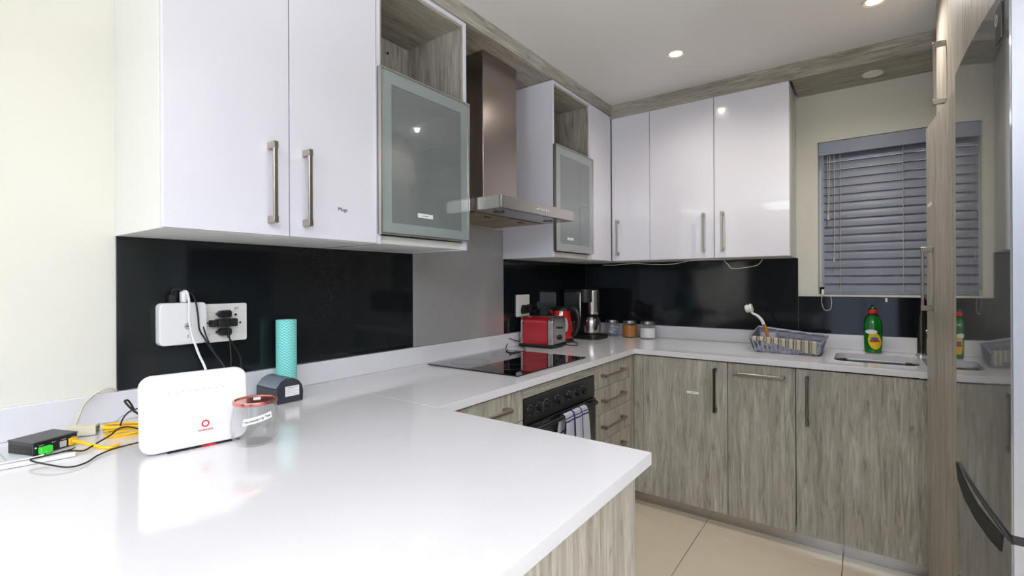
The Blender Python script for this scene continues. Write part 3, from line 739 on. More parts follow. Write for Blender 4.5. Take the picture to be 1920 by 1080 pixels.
downlight(1.751, 2.525, ZC, True, 'lit round downlight at the top edge near the tall cabinet', 20)
downlight(.95, -.6, ZC, True, 'lit round downlight in the ceiling behind the camera, left', 4)
downlight(2.6, -.6, ZC, True, 'lit round downlight in the ceiling behind the camera, right', 10)
t = downlight(1.752, 3.145, ZS-.02, False, 'unlit round downlight in the wooden soffit above the window', 0)

for (lx, ly, pw), side_ in zip(ADDED_LAMPS, ('left', 'right')):  # housings for the added ceiling lights, out of view
    t = thing('added_ceiling_lamp', 'added flat square ceiling lamp for fill light, unseen behind the camera, on the %s' % side_, 'lamp', (lx, ly, ZC), 'added ceiling lamps')
    b = nbm()
    for q in ((lx-.46, lx-.43, ly-.46, ly+.46), (lx+.43, lx+.46, ly-.46, ly+.46), (lx-.43, lx+.43, ly-.46, ly-.43), (lx-.43, lx+.43, ly+.43, ly+.46)): box(b, *q, 2.395, ZC)
    box(b, lx-.43, lx+.43, ly-.43, ly+.43, 2.42, ZC); obj('housing', b, 'white_matt', t)

for (lx, ly, pw), side_ in zip(FILL_UPLIGHTS, ('left, by the wall', 'right, by the window')):  # stands made up to carry the added fill lights
    t = thing('added_uplighter', 'added standing uplighter for bounced fill light, unseen behind the camera, %s' % side_, 'lamp', (lx, ly, 0), 'added fill uplighters')
    obj('base', lathe(nbm(), [(0, 0), (.15, 0), (.15, .015), (.02, .03), (0, .03)], (lx, ly, 0), 28), 'steel_dark', t)
    obj('pole', cyl(nbm(), (lx, ly, .03), (lx, ly, 1.76), .012, n=12), 'steel_dark', t)
    obj('lamp_shade', lathe(nbm(), [(0, 1.75), (.06, 1.76), (.22, 1.87), (.225, 1.87), (.06, 1.75), (0, 1.74)], (lx, ly, 0), 32), 'white_matt', t)

# ------------------------------------------------------------------ sockets and plugs
def socket_plate(name, c, w, h, label, holes):
    t = thing(name, label, 'socket', c); x, y, z = c
    M = frame_mat(c, EY, EZ)
    b = nbm(); prism(b, rrect(w, h, .006, 4), 0, .010, M, .0015); obj('faceplate', b, 'socket_white', t)
    for dy, dz, r in holes:
        b = nbm(); cyl(b, (x+.0098, y+dy, z+dz), (x+.0105, y+dy, z+dz), r, n=14); obj('pin_hole', b, 'black_plastic', t)
    b = nbm(); box(b, x+.0098, x+.0106, y-w/2+.004, y+w/2-.002, z+h*.28, z+h*.285); box(b, x+.0098, x+.0106, y-w/2+.004, y+w/2-.002, z-h*.28, z-h*.275)
    obj('moulding_line', b, 'led_grey', t)
    return t
sc = Vector((.008, .726, 1.157))
t = socket_plate('wall_socket', sc, .128, .124, 'white double wall socket with black plugs on the black panel above the router', [(.028, .024, .0042), (.014, -.004, .0036), (.042, -.003, .0036), (.030, -.02, .0005)])
b = nbm(); box(b, .0178, .0195, .75, .755, 1.196, 1.206); box(b, .0178, .0195, .757, .762, 1.199, 1.206); obj('switch', b, 'led_grey', t)
def two_pin(y, z, label):
    b = nbm(); M = frame_mat((.018, y, z), EY, EZ)
    prism(b, [(-.024, 0), (-.012, .011), (.016, .012), (.02, .006), (.02, -.006), (.016, -.012), (-.012, -.011)], 0, .024, M, .003)
    return tag(obj('plug', b, 'black_plastic'), label, 'plug')
two_pin(.713, 1.186, 'black two-pin plug above the adapter in the socket')
two_pin(.713, 1.128, 'black two-pin plug below the adapter in the socket')
t = thing('power_adapter', 'black power adapter plugged across the middle of the socket', 'adapter', (.018, .712, 1.156))
b = nbm(); box(b, .018, .05, .688, .748, 1.1445, 1.171, .004, 2); obj('body', b, 'black_satin', t)
b = nbm(); box(b, .02, .046, .670, .688, 1.146, 1.168, .003, 2); obj('neck', b, 'black_plastic', t)
# white plug-in box beside the socket
t = thing('plug_in_box', 'white rounded plug-in wireless box fixed left of the socket', 'device', (.008, .594, 1.163))
b = nbm(); prism(b, rrect(.128, .128, .014, 6), 0, .036, frame_mat((.008, .594, 1.163), EY, EZ), .006); obj('body', b, 'white_plastic', t)
b = nbm(); lathe(b, [(0, .0008), (.0095, .0008), (.0105, 0), (0, 0)], (0, 0, 0), 24); bmesh.ops.transform(b, matrix=frame_mat((.044, .604, 1.155), EY, EZ), verts=b.verts); e = obj('logo_badge', b, 'led_grey', t)
b = nbm(); box(b, .0446, .0452, .597, .611, 1.1535, 1.1565, .0005, 1); obj('logo_bar', b, 'ink', e)
for z in (1.126, 1.121):
    b = nbm(); cyl(b, (.0435, .604, z), (.0446, .604, z), .0016, n=10); obj('led', b, 'ink', t)
b = nbm(); box(b, .014, .032, .560, .578, 1.227, 1.252, .003, 2); tag(obj('plug', b, 'black_plastic'), 'black plug in the top of the white plug-in box', 'plug')
b = nbm(); box(b, .016, .04, .590, .606, 1.2275, 1.262, .005, 2); tag(obj('plug', b, 'white_plastic'), 'white cable plug in the top of the white plug-in box', 'plug')
X5 = lambda px, py, x=.05: at(px, py, 'x', x)
cord('power_cable', [(.028, .598, 1.262), (.05, .600, 1.258), (.056, .604, 1.22), X5(355, 600, .058), X5(361, 630, .06), X5(372, 662, .075), X5(384, 688, .11), X5(394, 720, .17)], .0036, 'white_plastic', 'white power cable dropping from the plug-in box behind the router')
cord('power_cable', [(.02, .569, 1.25), (.024, .575, 1.268), X5(356, 549, .03), X5(366, 563, .046), X5(371, 590, .056), X5(374, 618, .06), X5(384, 635, .06), X5(398, 657, .07), X5(420, 686, .10), X5(428, 712, .13)], .0026, 'rubber_black', 'black cable arching from the top of the white plug-in box')
cord('power_cable', [(.034, .670, 1.157), X5(381, 606, .036), X5(384, 622, .05), X5(391, 640, .06), X5(406, 668, .08), X5(424, 692, .10), X5(436, 720, .12)], .0022, 'rubber_black', 'black cable from the left end of the power adapter')
cord('power_cable', [(.036, .732, 1.186), X5(423, 592, .052), X5(428, 612, .056), X5(431, 640, .058), X5(433, 668, .07), X5(434, 700, .09), X5(440, 730, .12)], .0024, 'rubber_black', 'black cable hanging from the upper two-pin plug')
cord('power_cable', [(.034, .732, 1.13), X5(424, 624, .046), X5(432, 637, .05), X5(441, 652, .055), X5(450, 668, .06), X5(452, 690, .07), X5(450, 720, .09)], .0024, 'rubber_black', 'black cable curving from the lower two-pin plug')

s2 = Vector((.008, 2.435, 1.141))
socket_plate('wall_socket', s2, .135, .135, 'white wall socket with black plugs behind the red toaster', [])
for y, z, l in ((2.425, 1.118, 'large black plug in the socket behind the toaster, nearer the camera'), (2.478, 1.12, 'large black plug in the socket behind the toaster, nearer the corner')):
    b = nbm(); prism(b, [(-.02, -.03), (.02, -.03), (.026, -.008), (.018, .02), (.008, .034), (-.008, .034), (-.018, .02), (-.026, -.008)], 0, .03, frame_mat((.018, y, z), EY, EZ)@Matrix.Scale(.8, 4), .004); tag(obj('plug', b, 'rubber_black'), l, 'plug')

# ------------------------------------------------------------------ router
rd = (Vector((.465, .551, 0))-Vector((.435, .381, 0))).normalized()
RW, RH = .216, .174
t = thing('router', 'white upright wireless router with a red logo standing on the peninsula', 'router', (.4397, .4776, ZT), rot=(0, 0, math.atan2(rd.y, rd.x)))
tilt = Matrix.Rotation(R(-5), 4, 'X')      # local: X along the front, -Y toward the room; leans back
tl = lambda v: (tilt@Vector(v))
BM = tilt@frame_mat((0, 0, RH/2+.003), (1, 0, 0), (0, 0, 1))
b = nbm(); prism(b, rrect(RW, RH, .026, 8), -.012, .012, BM, .006); shell = obj('shell', b, 'white_plastic', t)
b = nbm(); box(b, -RW/2+.03, RW/2-.03, .012, .05, 0, .022, .004, 2); obj('foot', b, 'white_plastic', t)
b = nbm(); box(b, -RW/2+.05, RW/2-.02, -.0115, .012, .0004, .0032); obj('base_strip', b, 'black_plastic', t)
b = nbm(); box(b, .008, .038, -.0128, -.006, .0012, .0036); obj('brand_tab', b, 'red_print', t)
FMr = BM@Matrix.Translation((0, 0, .0122))
FMr = tilt@frame_mat((0, -.0123, RH/2+.003), (1, 0, 0), (0, 0, 1))
for k in range(9):
    b = nbm(); box(b, -.056+.0134*k, -.050+.0134*k, .0435, .0445, 0, .0004, mat=FMr); obj('indicator', b, 'led_grey', t)
b = nbm(); lathe(b, [(.0082, 0), (.0082, .0004), (.0052, .0004), (.0052, 0)], (0, 0, 0), 28); bmesh.ops.transform(b, matrix=FMr@Matrix.Translation((.0165, -.037, 0)), verts=b.verts); lg = obj('logo_ring', b, 'red_print', t)
b = nbm(); tube(b, [(.0175, -.0315, .0002), (.0192, -.0318, .0002), (.0208, -.0300, .0002)], .0012, 6, 3, True, .3); bmesh.ops.transform(b, matrix=FMr, verts=b.verts); obj('logo_quote', b, 'red_print', lg)
text('lettering', 'vodacom', .0085, FMr@Matrix.Translation((.0165, -.051, .0003)), 'red_print', t)

# ------------------------------------------------------------------ tip jar
jc = Vector((.524, .572, ZT))
t = thing('glass_jar', 'round clear glass tip jar with a rose gold lid in front of the router', 'jar', jc)
pr = [(0, .0015), (.036, .0015), (.040, .003), (.050, .02), (.0535, .036), (.053, .055), (.049, .08), (.0455, .097)]
inn = [(r-.0022 if r > 0 else 0, z+(.005 if i < 3 else 0)) for i, (r, z) in enumerate(pr)]
b = nbm(); lathe(b, pr+[(r, z) for r, z in inn[::-1]], jc, 40); obj('glass_body', b, 'clear_glass', t)
b = nbm(); lathe(b, [(0, .1035), (.042, .1035), (.044, .106), (.0475, .106), (.0485, .104), (.0485, .0985), (.047, .0972), (0, .0972)], jc, 40); ld = obj('lid', b, 'rose_gold', t)
dirc = (Vector((CAM.x, CAM.y, 0))-Vector((jc.x, jc.y, 0))).normalized(); side = Vector((-dirc.y, dirc.x, 0))
b = nbm(); box(b, -.008, .008, -.014, .014, 0, .0006, mat=frame_mat(jc+Vector((0, 0, .1036))+side*.004-dirc*.014, side, -dirc)); obj('label_sticker', b, 'paper', ld)
b = nbm(); rows = []
for i in range(2):
    row = []
    for k in range(13):
        a = math.atan2(dirc.y, dirc.x)+.12+(-.62+1.24*k/12); z = .0605+.014*i+.012*(k/12-.4)
        r = .0535-.0022*max(0, (z-.055)/.012)+.0008
        row.append((jc.x+r*math.cos(a), jc.y+r*math.sin(a), jc.z+z))
    rows.append(row)
lb = obj('label_strip', sheet(b, rows), 'paper', t)
a0 = math.atan2(dirc.y, dirc.x)+.12; rad = Vector((math.cos(a0), math.sin(a0), .2)).normalized(); sd = Vector((-math.sin(a0), math.cos(a0), .19)).normalized()
word = 'Housekeeping Tips'
for k, ch in enumerate(word):
    if ch == ' ': continue
    a = a0+(-.52+1.04*k/(len(word)-1)); z = .0675+.012*((k+.8)/18-.4); r = .0535-.0022*max(0, (z-.055)/.012)+.0012
    ra = Vector((math.cos(a), math.sin(a), 0)); ta = Vector((-math.sin(a), math.cos(a), .17)).normalized()
    text('lettering', ch, .0085, frame_mat((jc.x+r*ra.x, jc.y+r*ra.y, jc.z+z), ta, Vector((0, 0, 1))), 'ink', lb)

# ------------------------------------------------------------------ black card-reader box with label
t = thing('receipt_printer', 'small black desk device with a white sticker standing beside the teal roll', 'device', (.14, .832, ZT))
prof = [(-.043, 0), (.043, 0), (.045, .03), (.040, .052), (.030, .066), (.012, .076), (-.006, .0765), (-.024, .068), (-.038, .05), (-.043, .045)]
b = nbm(); prism(b, prof, -.066, .068, frame_mat((.148, .832, ZT+.001), EY, EZ), .002); obj('housing', b, 'device_black', t)
b = nbm(); prism(b, [(-.0415, .0475), (-.0245, .0705), (-.006, .0785), (-.004, .0765), (-.024, .067), (-.038, .048)], -.056, .055, frame_mat((.148, .832, ZT+.001), EY, EZ)); obj('clear_cover', b, 'device_clear', t)
b = nbm(); box(b, .2156, .2164, .815, .862, ZT+.021, ZT+.053); st = obj('rating_label', b, 'paper', t)
for k in range(5):
    b = nbm(); box(b, .2163, .2167, .819, .858-(.01 if k % 2 else 0), ZT+.0475-.0055*k, ZT+.0488-.0055*k); obj('print_line', b, 'ink' if k == 0 else 'led_grey', st)
b = nbm(); box(b, .2156, .2166, .866, .869, ZT+.004, ZT+.02); obj('slot', b, 'black_plastic', t)
# teal roll
b = nbm(); lathe(b, [(.012, 0), (.033, 0), (.034, .003), (.034, .252), (.033, .255), (.02, .255), (.02, .2), (0, .2)], (.062, .904, ZT+.001), 40)
# keep the housing clear of the roll
o = obj('roll', b, 'teal_weave'); tag(o, 'upright teal roll with a fine zigzag pattern against the black panel', 'roll')

# ------------------------------------------------------------------ network gear at the left end
sa = Vector((.10, .219, 0)); sb = at(63, 857, 'z', ZT); se = at(146, 833, 'z', ZT)
# front face from sb to se (facing the camera), depth back to the wall
ex = (se-sb); ex.z = 0; wsw = ex.length; ex.normalize(); ey = Vector((-ex.y, ex.x, 0))
if ey.x > 0: ey = -ey
t = thing('network_switch', 'small dark metal network box with a green plug near the wall', 'network box', (sb.x, sb.y, ZT), rot=(0, 0, math.atan2(ex.y, ex.x)))
SW, SD, SH = wsw*1.0, .082, .031
b = nbm(); box(b, 0, SW, .004, SD, .002, SH-.003, .001, 1); box(b, -.001, SW+.001, 0, SD+.001, SH-.003, SH, .0008, 1); obj('case', b, 'switch_black', t)
b = nbm(); box(b, .001, SW-.001, .0015, .004, .002, SH-.003); fp_ = obj('port_panel', b, 'black_plastic', t)
for k in range(6):
    b = nbm(); box(b, -.0016, 0, .006, SD-.004, .004+.0032*k, .0055+.0032*k); obj('cooling_fin', b, 'steel_dark', t)
b = nbm(); box(b, SW*.10, SW*.36, -.010, .002, .003, .018, .0012, 1); cyl(b, (SW*.22, -.009, .007), (SW*.22, -.016, .005), .004, n=12); obj('green_connector', b, 'green_plug', t)
b = nbm(); box(b, SW*.58, SW*.73, -.0012, .002, .004, .018, .0008, 1); cyl(b, (SW*.655, -.0008, .011), (SW*.655, -.0016, .011), .004, n=14); obj('aerial_port', b, 'led_grey', t)
b = nbm(); box(b, SW*.78, SW*.985, -.0012, .002, .003, .0195, .0008, 1); obj('cable_port', b, 'yellow_cable', t)
for k in (.12, .4, .62, .85):
    b = nbm(); box(b, SW*k, SW*(k+.1), .001, .0016, .0205, .022); obj('port_mark', b, 'led_grey', fp_)
b = nbm(); cyl(b, (SW*.05, .0012, .018), (SW*.05, .0, .018), .0018, n=10); obj('led', b, 'paper', fp_)
Z9 = lambda px, py, dz=.004: at(px, py, 'z', ZT+dz)
# beige telephone coupler with its cable
c0 = at(165, 822, 'z', ZT); c1 = at(188, 815, 'z', ZT); ex2 = (c1-c0); ex2.z = 0; L2 = .062; ex2.normalize()
t = thing('cable_coupler', 'small beige plastic cable coupler behind the network box', 'coupler', (.105, .345, ZT), rot=(0, 0, R(62)))
b = nbm(); box(b, -.03, .03, -.016, .016, 0.001, .026, .003, 2); obj('body', b, 'beige_plastic', t)
b = nbm(); box(b, .0298, .031, -.01, .01, .006, .02); obj('port', b, 'black_plastic', t)
cord('phone_cable', [(.012, .436, .9855), (.018, .425, .994), (.024, .408, .995), (.028, .385, .986), (.032, .362, .964), (.05, .349, .94), (.075, .335, .92), (.092, .327, .914)], .0032, 'beige_plastic', 'beige telephone cable coming over the upstand to the coupler')
b = nbm(); box(b, -.012, .012, -.009, .009, 0, .018, .003, 2); bmesh.ops.transform(b, matrix=Matrix.Translation((.132, .392, ZT+.002))@Matrix.Rotation(R(60), 4, 'Z'), verts=b.verts); tag(obj('clear_plug', b, 'clear_plastic'), 'clear plastic cable connector beside the beige coupler', 'connector')
pw_ = Vector((sb.x, sb.y, ZT))+ex*(SW*.88)+Vector((0, 0, .011)); pf_ = Vector((ex.y, -ex.x, 0))
cord('yellow_cable', [pw_+pf_*.0015, pw_+pf_*.012, Z9(158, 831, .010), Z9(175, 835, .006), Z9(192, 839, .004), Z9(208, 839, .004), Z9(222, 834, .004)], .0042, 'yellow_cable', 'yellow network cable leaving the front of the network box')
t = thing('yellow_cable_coil', 'coil of yellow network cable lying left of the router', 'cable', (.27, .41, ZT))
cc = Z9(240, 815, 0); cdir = Vector((.35, 1, 0)).normalized(); cs = Vector((-cdir.y, cdir.x, 0))
for k in range(6):
    pts = []
    for q in range(15):
        a = 2*math.pi*q/14; rx = .046+.004*math.sin(k*2.1); ry = .017+.003*math.cos(k*1.7)
        pts.append(Vector((cc.x, cc.y, ZT+.006+.004*k))+cdir*(rx*math.cos(a)+.004*math.sin(k))+cs*(ry*math.sin(a)+.003*math.cos(k*2))+Vector((0, 0, .005*math.sin(a+k))))
    obj('loop', tube(nbm(), pts, .0034, 6, 3), 'yellow_cable', t)
cord('thin_cable', [Z9(262, 829), Z9(215, 841), Z9(185, 853), Z9(160, 868), Z9(128, 876, .006), Z9(90, 871, .011), Z9(62, 865, .0125), Z9(58, 861, .0125), Z9(75, 857, .0125), Z9(110, 849, .0125), Z9(132, 843, .01), Z9(140, 839, .006)], .0017, 'rubber_black', 'thin black cable looping forward over the worktop below the network box')
cord('thin_cable', [Z9(118, 846, .006), Z9(138, 845, .004), Z9(156, 845, .004), Z9(170, 838, .006), Z9(190, 826, .01), Z9(207, 816, .014), Z9(222, 804, .024), Z9(240, 800, .03), Z9(262, 805, .03)], .0019, 'rubber_black', 'black twisted cable crossing over the yellow coil')
cord('thin_cable', [Z9(224, 803, .02), Z9(230, 786, .04), Z9(242, 772, .055), Z9(258, 766, .06)], .0018, 'rubber_black', 'short black cable arching up to the back of the router')
cord('thin_cable', [Z9(262, 778, .06), Z9(248, 768, .07), Z9(238, 758, .08), Z9(234, 752, .085), Z9(240, 751, .085), Z9(247, 760, .075), Z9(252, 772, .065)], .0026, 'rubber_black', 'bunched loop of thick black cable left of the router')
cord('thin_cable', [Z9(202, 817, .01), Z9(207, 803, .02), Z9(216, 792, .03), Z9(230, 780, .04), Z9(256, 768, .05)], .0012, 'led_grey', 'thin grey wire rising toward the router')
cord('white_lead', [Z9(82, 852, .008), Z9(70, 856, .006), Z9(40, 862, .004), Z9(8, 868, .003), Z9(-40, 878, .003)], .0016, 'white_plastic', 'thin white lead from the green connector running left')
b = nbm(); a = Z9(-40, 889, 0); c = Z9(142, 855, 0); d_ = (c-a); d_.z = 0; ln = d_.length
box(b, 0, ln, -.006, .006, .0008, .009, .002, 2); bmesh.ops.transform(b, matrix=frame_mat((a.x, a.y, ZT), d_, Vector((-d_.y, d_.x, 0))), verts=b.verts)
tag(obj('cable_trunking', b, 'white_plastic'), 'flat white cable trunking lying along the worktop at the left edge', 'trunking')
t = thing('printed_card', 'grey printed card lying flat under the network box', 'card', (.16, .16, ZT))
b = nbm(); box(b, .07, .225, .06, .235, ZT+.0004, ZT+.0011); obj('sheet', b, 'paper_grey', t)
for q in range(3):
    b = nbm(); box(b, .09, .20-.03*q, .195-.012*q, .198-.012*q, ZT+.0011, ZT+.0014); obj('print_line', b, 'led_grey', t)

# ------------------------------------------------------------------ toaster
t = thing('toaster', 'red two-slice toaster with silver ends behind the hob', 'toaster', (.152, 2.445, ZT), rot=(0, 0, R(3)))
hl, hw = .112, .085
b = nbm(); box(b, -hl-.004, hl+.004, -hw-.003, hw+.003, .006, .022, .004, 2); obj('base', b, 'black_plastic', t)
sec = [(-hw, .0), (hw, .0), (hw, .125), (hw-.006, .147), (hw-.022, .158), (-hw+.022, .158), (-hw+.006, .147), (-hw, .125)]
b = nbm(); prism(b, sec, -hl+.022, hl-.036, Matrix.Translation((0, 0, .022))@frame_mat((0, 0, 0), EY, EZ), .002); obj('body', b, 'red_metal', t)
for s0, s1 in ((-hl, -hl+.021), (hl-.035, hl)):
    b = nbm(); prism(b, [(y*.995, z) for y, z in sec], s0, s1, Matrix.Translation((0, 0, .022))@frame_mat((0, 0, 0), EY, EZ), .008); obj('end_cap', b, 'steel', t)
b = nbm(); box(b, -hl+.02, hl-.032, -.05, .05, .176, .1825, .002, 1); tp = obj('top_plate', b, 'steel', t)
for y in (-.026, .026):
    b = nbm(); box(b, -hl+.035, hl-.045, y-.012, y+.012, .182, .1832); obj('slot', b, 'black_plastic', tp)
b = nbm(); box(b, hl, hl+.018, -.014, .014, .11, .122, .003, 2); obj('lever', b, 'black_plastic', t)
b = nbm(); cyl(b, (hl, 0, .06), (hl+.012, 0, .06), .016, .014, 20); obj('dial', b, 'black_plastic', t)
for x in (-.09, .09):
    for y in (-.065, .065):
        b = nbm(); cyl(b, (x, y, 0.0005), (x, y, .007), .008, n=10); obj('foot', b, 'rubber_black', t)
cord('toaster_cable', [(.06, 2.38, .906), (.05, 2.352, .906), Z9(985, 656, .004), Z9(963, 661, .009), Z9(950, 658, .009), Z9(950, 648, .02), Z9(957, 638, .03), (.034, 2.27, .955), (.032, 2.32, .94), (.03, 2.37, .93), (.04, 2.42, .92)], .0024, 'rubber_black', 'black toaster cable looping on the worktop beside the hob')

# ------------------------------------------------------------------ kettle
t = thing('kettle', 'red jug kettle with a black handle behind the toaster', 'kettle', (.13, 2.70, ZT), rot=(0, 0, R(8)))
obj('power_base', lathe(nbm(), [(0, 0), (.08, 0), (.082, .006), (.078, .016), (.06, .02), (0, .02)], (0, 0, .0005), 36), 'black_plastic', t)
obj('body', lathe(nbm(), [(0, .021), (.068, .021), (.074, .028), (.075, .05), (.07, .11), (.062, .165), (.055, .2), (.0, .2)], n=36), 'red_translucent', t)
obj('lid', lathe(nbm(), [(.056, .2), (.056, .208), (.048, .22), (.02, .229), (0, .23)], n=32), 'black_plastic', t)
b = nbm(); prism(b, [(-.052, .205), (-.052, .165), (-.085, .205)], -.02, .02, frame_mat((0, 0, 0), EX, EZ), .004); obj('spout', b, 'red_translucent', t)
b = nbm(); tube(b, [(.045, 0, .206), (.075, 0, .214), (.105, 0, .195), (.118, 0, .15), (.112, 0, .1), (.095, 0, .06), (.074, 0, .045)], lambda q: .012-.002*abs(q-.5), 10, 6, True, 1.25); obj('handle', b, 'black_plastic', t)
b = nbm(); prism(b, [(.016*math.cos(2*math.pi*k/20), .045*math.sin(2*math.pi*k/20)) for k in range(20)], 0, .003, Matrix.Translation((.05, -.0475, .115))@frame_mat((0, 0, 0), (.72, .69, 0), (-.08, .02, 1)).to_4x4(), .001); obj('water_gauge', b, 'led_grey', t)
cord('kettle_cable', [Z9(1062, 646, .004), Z9(1074, 648, .004), Z9(1083, 647, .004), Z9(1082, 643, .004), Z9(1073, 641, .006)], .0026, 'rubber_black', 'short loop of black kettle cable on the worktop')

# ------------------------------------------------------------------ coffee machine
t = thing('coffee_machine', 'black and steel filter coffee machine in the corner behind the kettle', 'coffee machine', (.132, 2.985, ZT), rot=(0, 0, R(86)))
b = nbm(); prism(b, rrect(.20, .27, .05, 8), .0005, .03, Matrix.Translation((0, -.03, 0)), .006); obj('base', b, 'black_plastic', t)
b = nbm(); prism(b, rrect(.18, .09, .02, 6), .03, .335, Matrix.Translation((0, .055, 0)), .006); obj('water_tank', b, 'black_satin', t)
b = nbm(); prism(b, rrect(.176, .19, .06, 8), .245, .335, Matrix.Translation((0, -.01, 0)), .006); obj('filter_housing', b, 'black_satin', t)
b = nbm(); lathe(b, [(.0, .165), (.044, .165), (.047, .18), (.047, .318), (.044, .326), (0, .326)], (.0, -.082, 0), 32); obj('filter_basket', b, 'steel', t)
b = nbm(); lathe(b, [(0, .035), (.058, .035), (.062, .05), (.062, .11), (.05, .142), (.044, .147), (0, .147)], (-.002, -.075, 0), 36); cf = obj('carafe', b, 'steel', t)
b = nbm(); lathe(b, [(0, .1475), (.045, .1475), (.045, .156), (.03, .162), (0, .162)], (-.002, -.075, 0), 28); obj('lid', b, 'black_plastic', cf)
b = nbm(); tube(b, [(-.035, -.112, .143), (-.06, -.145, .158), (-.078, -.163, .125), (-.07, -.152, .085), (-.042, -.125, .07)], .009, 8, 6, True, 1.3); obj('handle', b, 'black_plastic', cf)
b = nbm(); box(b, -.096, -.0875, -.045, .088, .11, .315, .003, 1); obj('steel_trim', b, 'steel', t)

# ------------------------------------------------------------------ storage jars
def jar(x, y, label, fill, level):
    t = thing('storage_jar', label, 'jar', (x, y, ZT), 'storage jars by the upstand'); c = (x, y, ZT); r = .053
    pr = [(0, .001), (r-.006, .001), (r, .006), (r, .085), (r-.004, .094), (r-.008, .098)]
    b = nbm(); lathe(b, pr+[(max(q-.0025, 0), z+(.004 if z < .003 else 0)) for q, z in pr[::-1]], c, 36); obj('glass_body', b, 'clear_glass', t)
    b = nbm()
    if fill == 'sachet':
        for k in range(11):
            a = k*2.4; rr = .024*(k % 3)/2+.004
            box(b, -.016, .016, -.011, .011, -.004, .004, .003, 1, Matrix.Translation((x+rr*math.cos(a), y+rr*math.sin(a), ZT+.022+.0052*k))@Matrix.Rotation(k*1.3, 4, 'Z')@Matrix.Rotation(.5*math.sin(k*2), 4, 'X'))
    else: lathe(b, [(0, .006), (r-.006, .006), (r-.0035, .01), (r-.0035, level), (r*.5, level+.003), (0, level+.001)], c, 32)
    f = obj('contents', b, fill, t)
    if fill == 'sachet': f['kind'] = 'stuff'
    b = nbm(); lathe(b, [(0, .118), (r-.009, .118), (r-.006, .116), (r-.006, .0985), (0, .0985)], c, 32); obj('lid', b, 'steel', t)
jar(.268, 3.178, 'glass jar of pale sachets with a steel lid, nearest the coffee machine', 'sachet', .07)
jar(.397, 3.184, 'glass jar of brown coffee with a steel lid, middle of three', 'coffee_brown', .084)
jar(.526, 3.178, 'glass jar of white sugar with a steel lid, farthest from the coffee machine', 'sugar_white', .07)

# ------------------------------------------------------------------ dish rack
t = thing('dish_rack', 'grey plastic dish drainer rack on the worktop left of the sink', 'dish rack', (1.37, 3.03, ZT))
x0, x1, y0, y1, zb, zt = 1.222, 1.530, 2.905, 3.155, ZT+.008, .978
b = nbm(); holed(b, [(x0, y0), (x1, y0), (x1, y1), (x0, y1)], [[(x0+.03+.066*k, y0+.03), (x0+.075+.066*k, y0+.03), (x0+.075+.066*k, y1-.03), (x0+.03+.066*k, y1-.03)] for k in range(4)], zb, zb+.006); obj('base', b, 'grey_plastic', t)
ox = .018
rim = [(x0-ox, y0-ox, zt), (x1+ox*.4, y0-ox, zt-.012), (x1+ox, y1+ox, zt+.0), (x0-ox, y1+ox, zt+.036), (x0-ox, y0-ox, zt)]
b = nbm(); tube(b, [rim[0], rim[1]], .0055, 8, 1, False); tube(b, [rim[1], rim[2]], .0055, 8, 1, False); tube(b, [rim[3], rim[0]], .0055, 8, 1, False); obj('rim', b, 'grey_plastic', t)
for k in range(15):
    f = k/14; xb = x0+.012+(x1-x0-.03)*f; xt = x0-ox+.012+(x1-x0+ox-.01)*f
    b = nbm(); tube(b, [(xb, y0, zb), (xt, y0-ox, zt-.012*f)], .0042, 6, 1, False); obj('front_bar', b, 'grey_light_plastic', t)
    b = nbm(); box(b, xb-.003, xb+.003, y0-.002, y0+.004, ZT+.001, zb); obj('foot', b, 'grey_plastic', t)
b = nbm(); box(b, x0, x1, y0-.004, y0+.004, zb-.002, zb+.012, .002, 1); obj('front_sill', b, 'grey_plastic', t)
b = nbm(); box(b, (x0+x1)/2-.022, (x0+x1)/2+.022, y0-.008, y0+.004, zb-.007, zb+.006, .002, 1); obj('drain_tab', b, 'grey_light_plastic', t)
def quad_plate(a, c, d_, e_, th, n):
    b = nbm(); v = [b.verts.new(p) for p in (a, c, d_, e_)]; b.faces.new(v); bmesh.ops.solidify(b, geom=b.faces[:], thickness=th); return b
obj('end_panel', quad_plate((x0, y0, zb), (x0, y1, zb), rim[3], rim[0], .004, 0), 'grey_plastic', t)
obj('end_panel', quad_plate((x1, y1, zb), (x1, y0, zb), rim[1], rim[2], .004, 0), 'grey_plastic', t)
bk = obj('back_panel', quad_plate((x0, y1, zb), (x1, y1, zb), rim[2], rim[3], .005, 0), 'grey_light_plastic', t)
b = nbm(); tube(b, [rim[2], rim[3]], .007, 8, 1, False); obj('back_rim', b, 'grey_light_plastic', t)
for k in range(3):
    cx = x0+.11+.085*k; zc = zt-.002-.007*k; b = nbm()
    fr = [Vector((cx+px_, y1+.002-.002, zc+pz)) for px_, pz in rrect(.062, .05, .008, 3)]
    M = Matrix.Translation((0, -.004, 0)); tube(b, [M@p for p in fr]+[M@fr[0]], .003, 6, 1, False); tube(b, [(cx-.012, y1-.008, zc-.02), (cx-.008, y1-.01, zc-.008), (cx+.008, y1-.01, zc-.008), (cx+.012, y1-.008, zc-.02)], .003, 6, 4); obj('plate_slot', b, 'grey_plastic', t)
b = nbm(); holed(b, [(px_+x0+.047, py_+y1-.05) for px_, py_ in rrect(.085, .075, .012, 4)], [[(px_+x0+.047, py_+y1-.05) for px_, py_ in rrect(.079, .069, .01, 4)]], zb+.01, zt+.012); box(b, x0+.008, x0+.086, y1-.085, y1-.015, zb+.007, zb+.01); obj('cutlery_cup', b, 'grey_light_plastic', t)
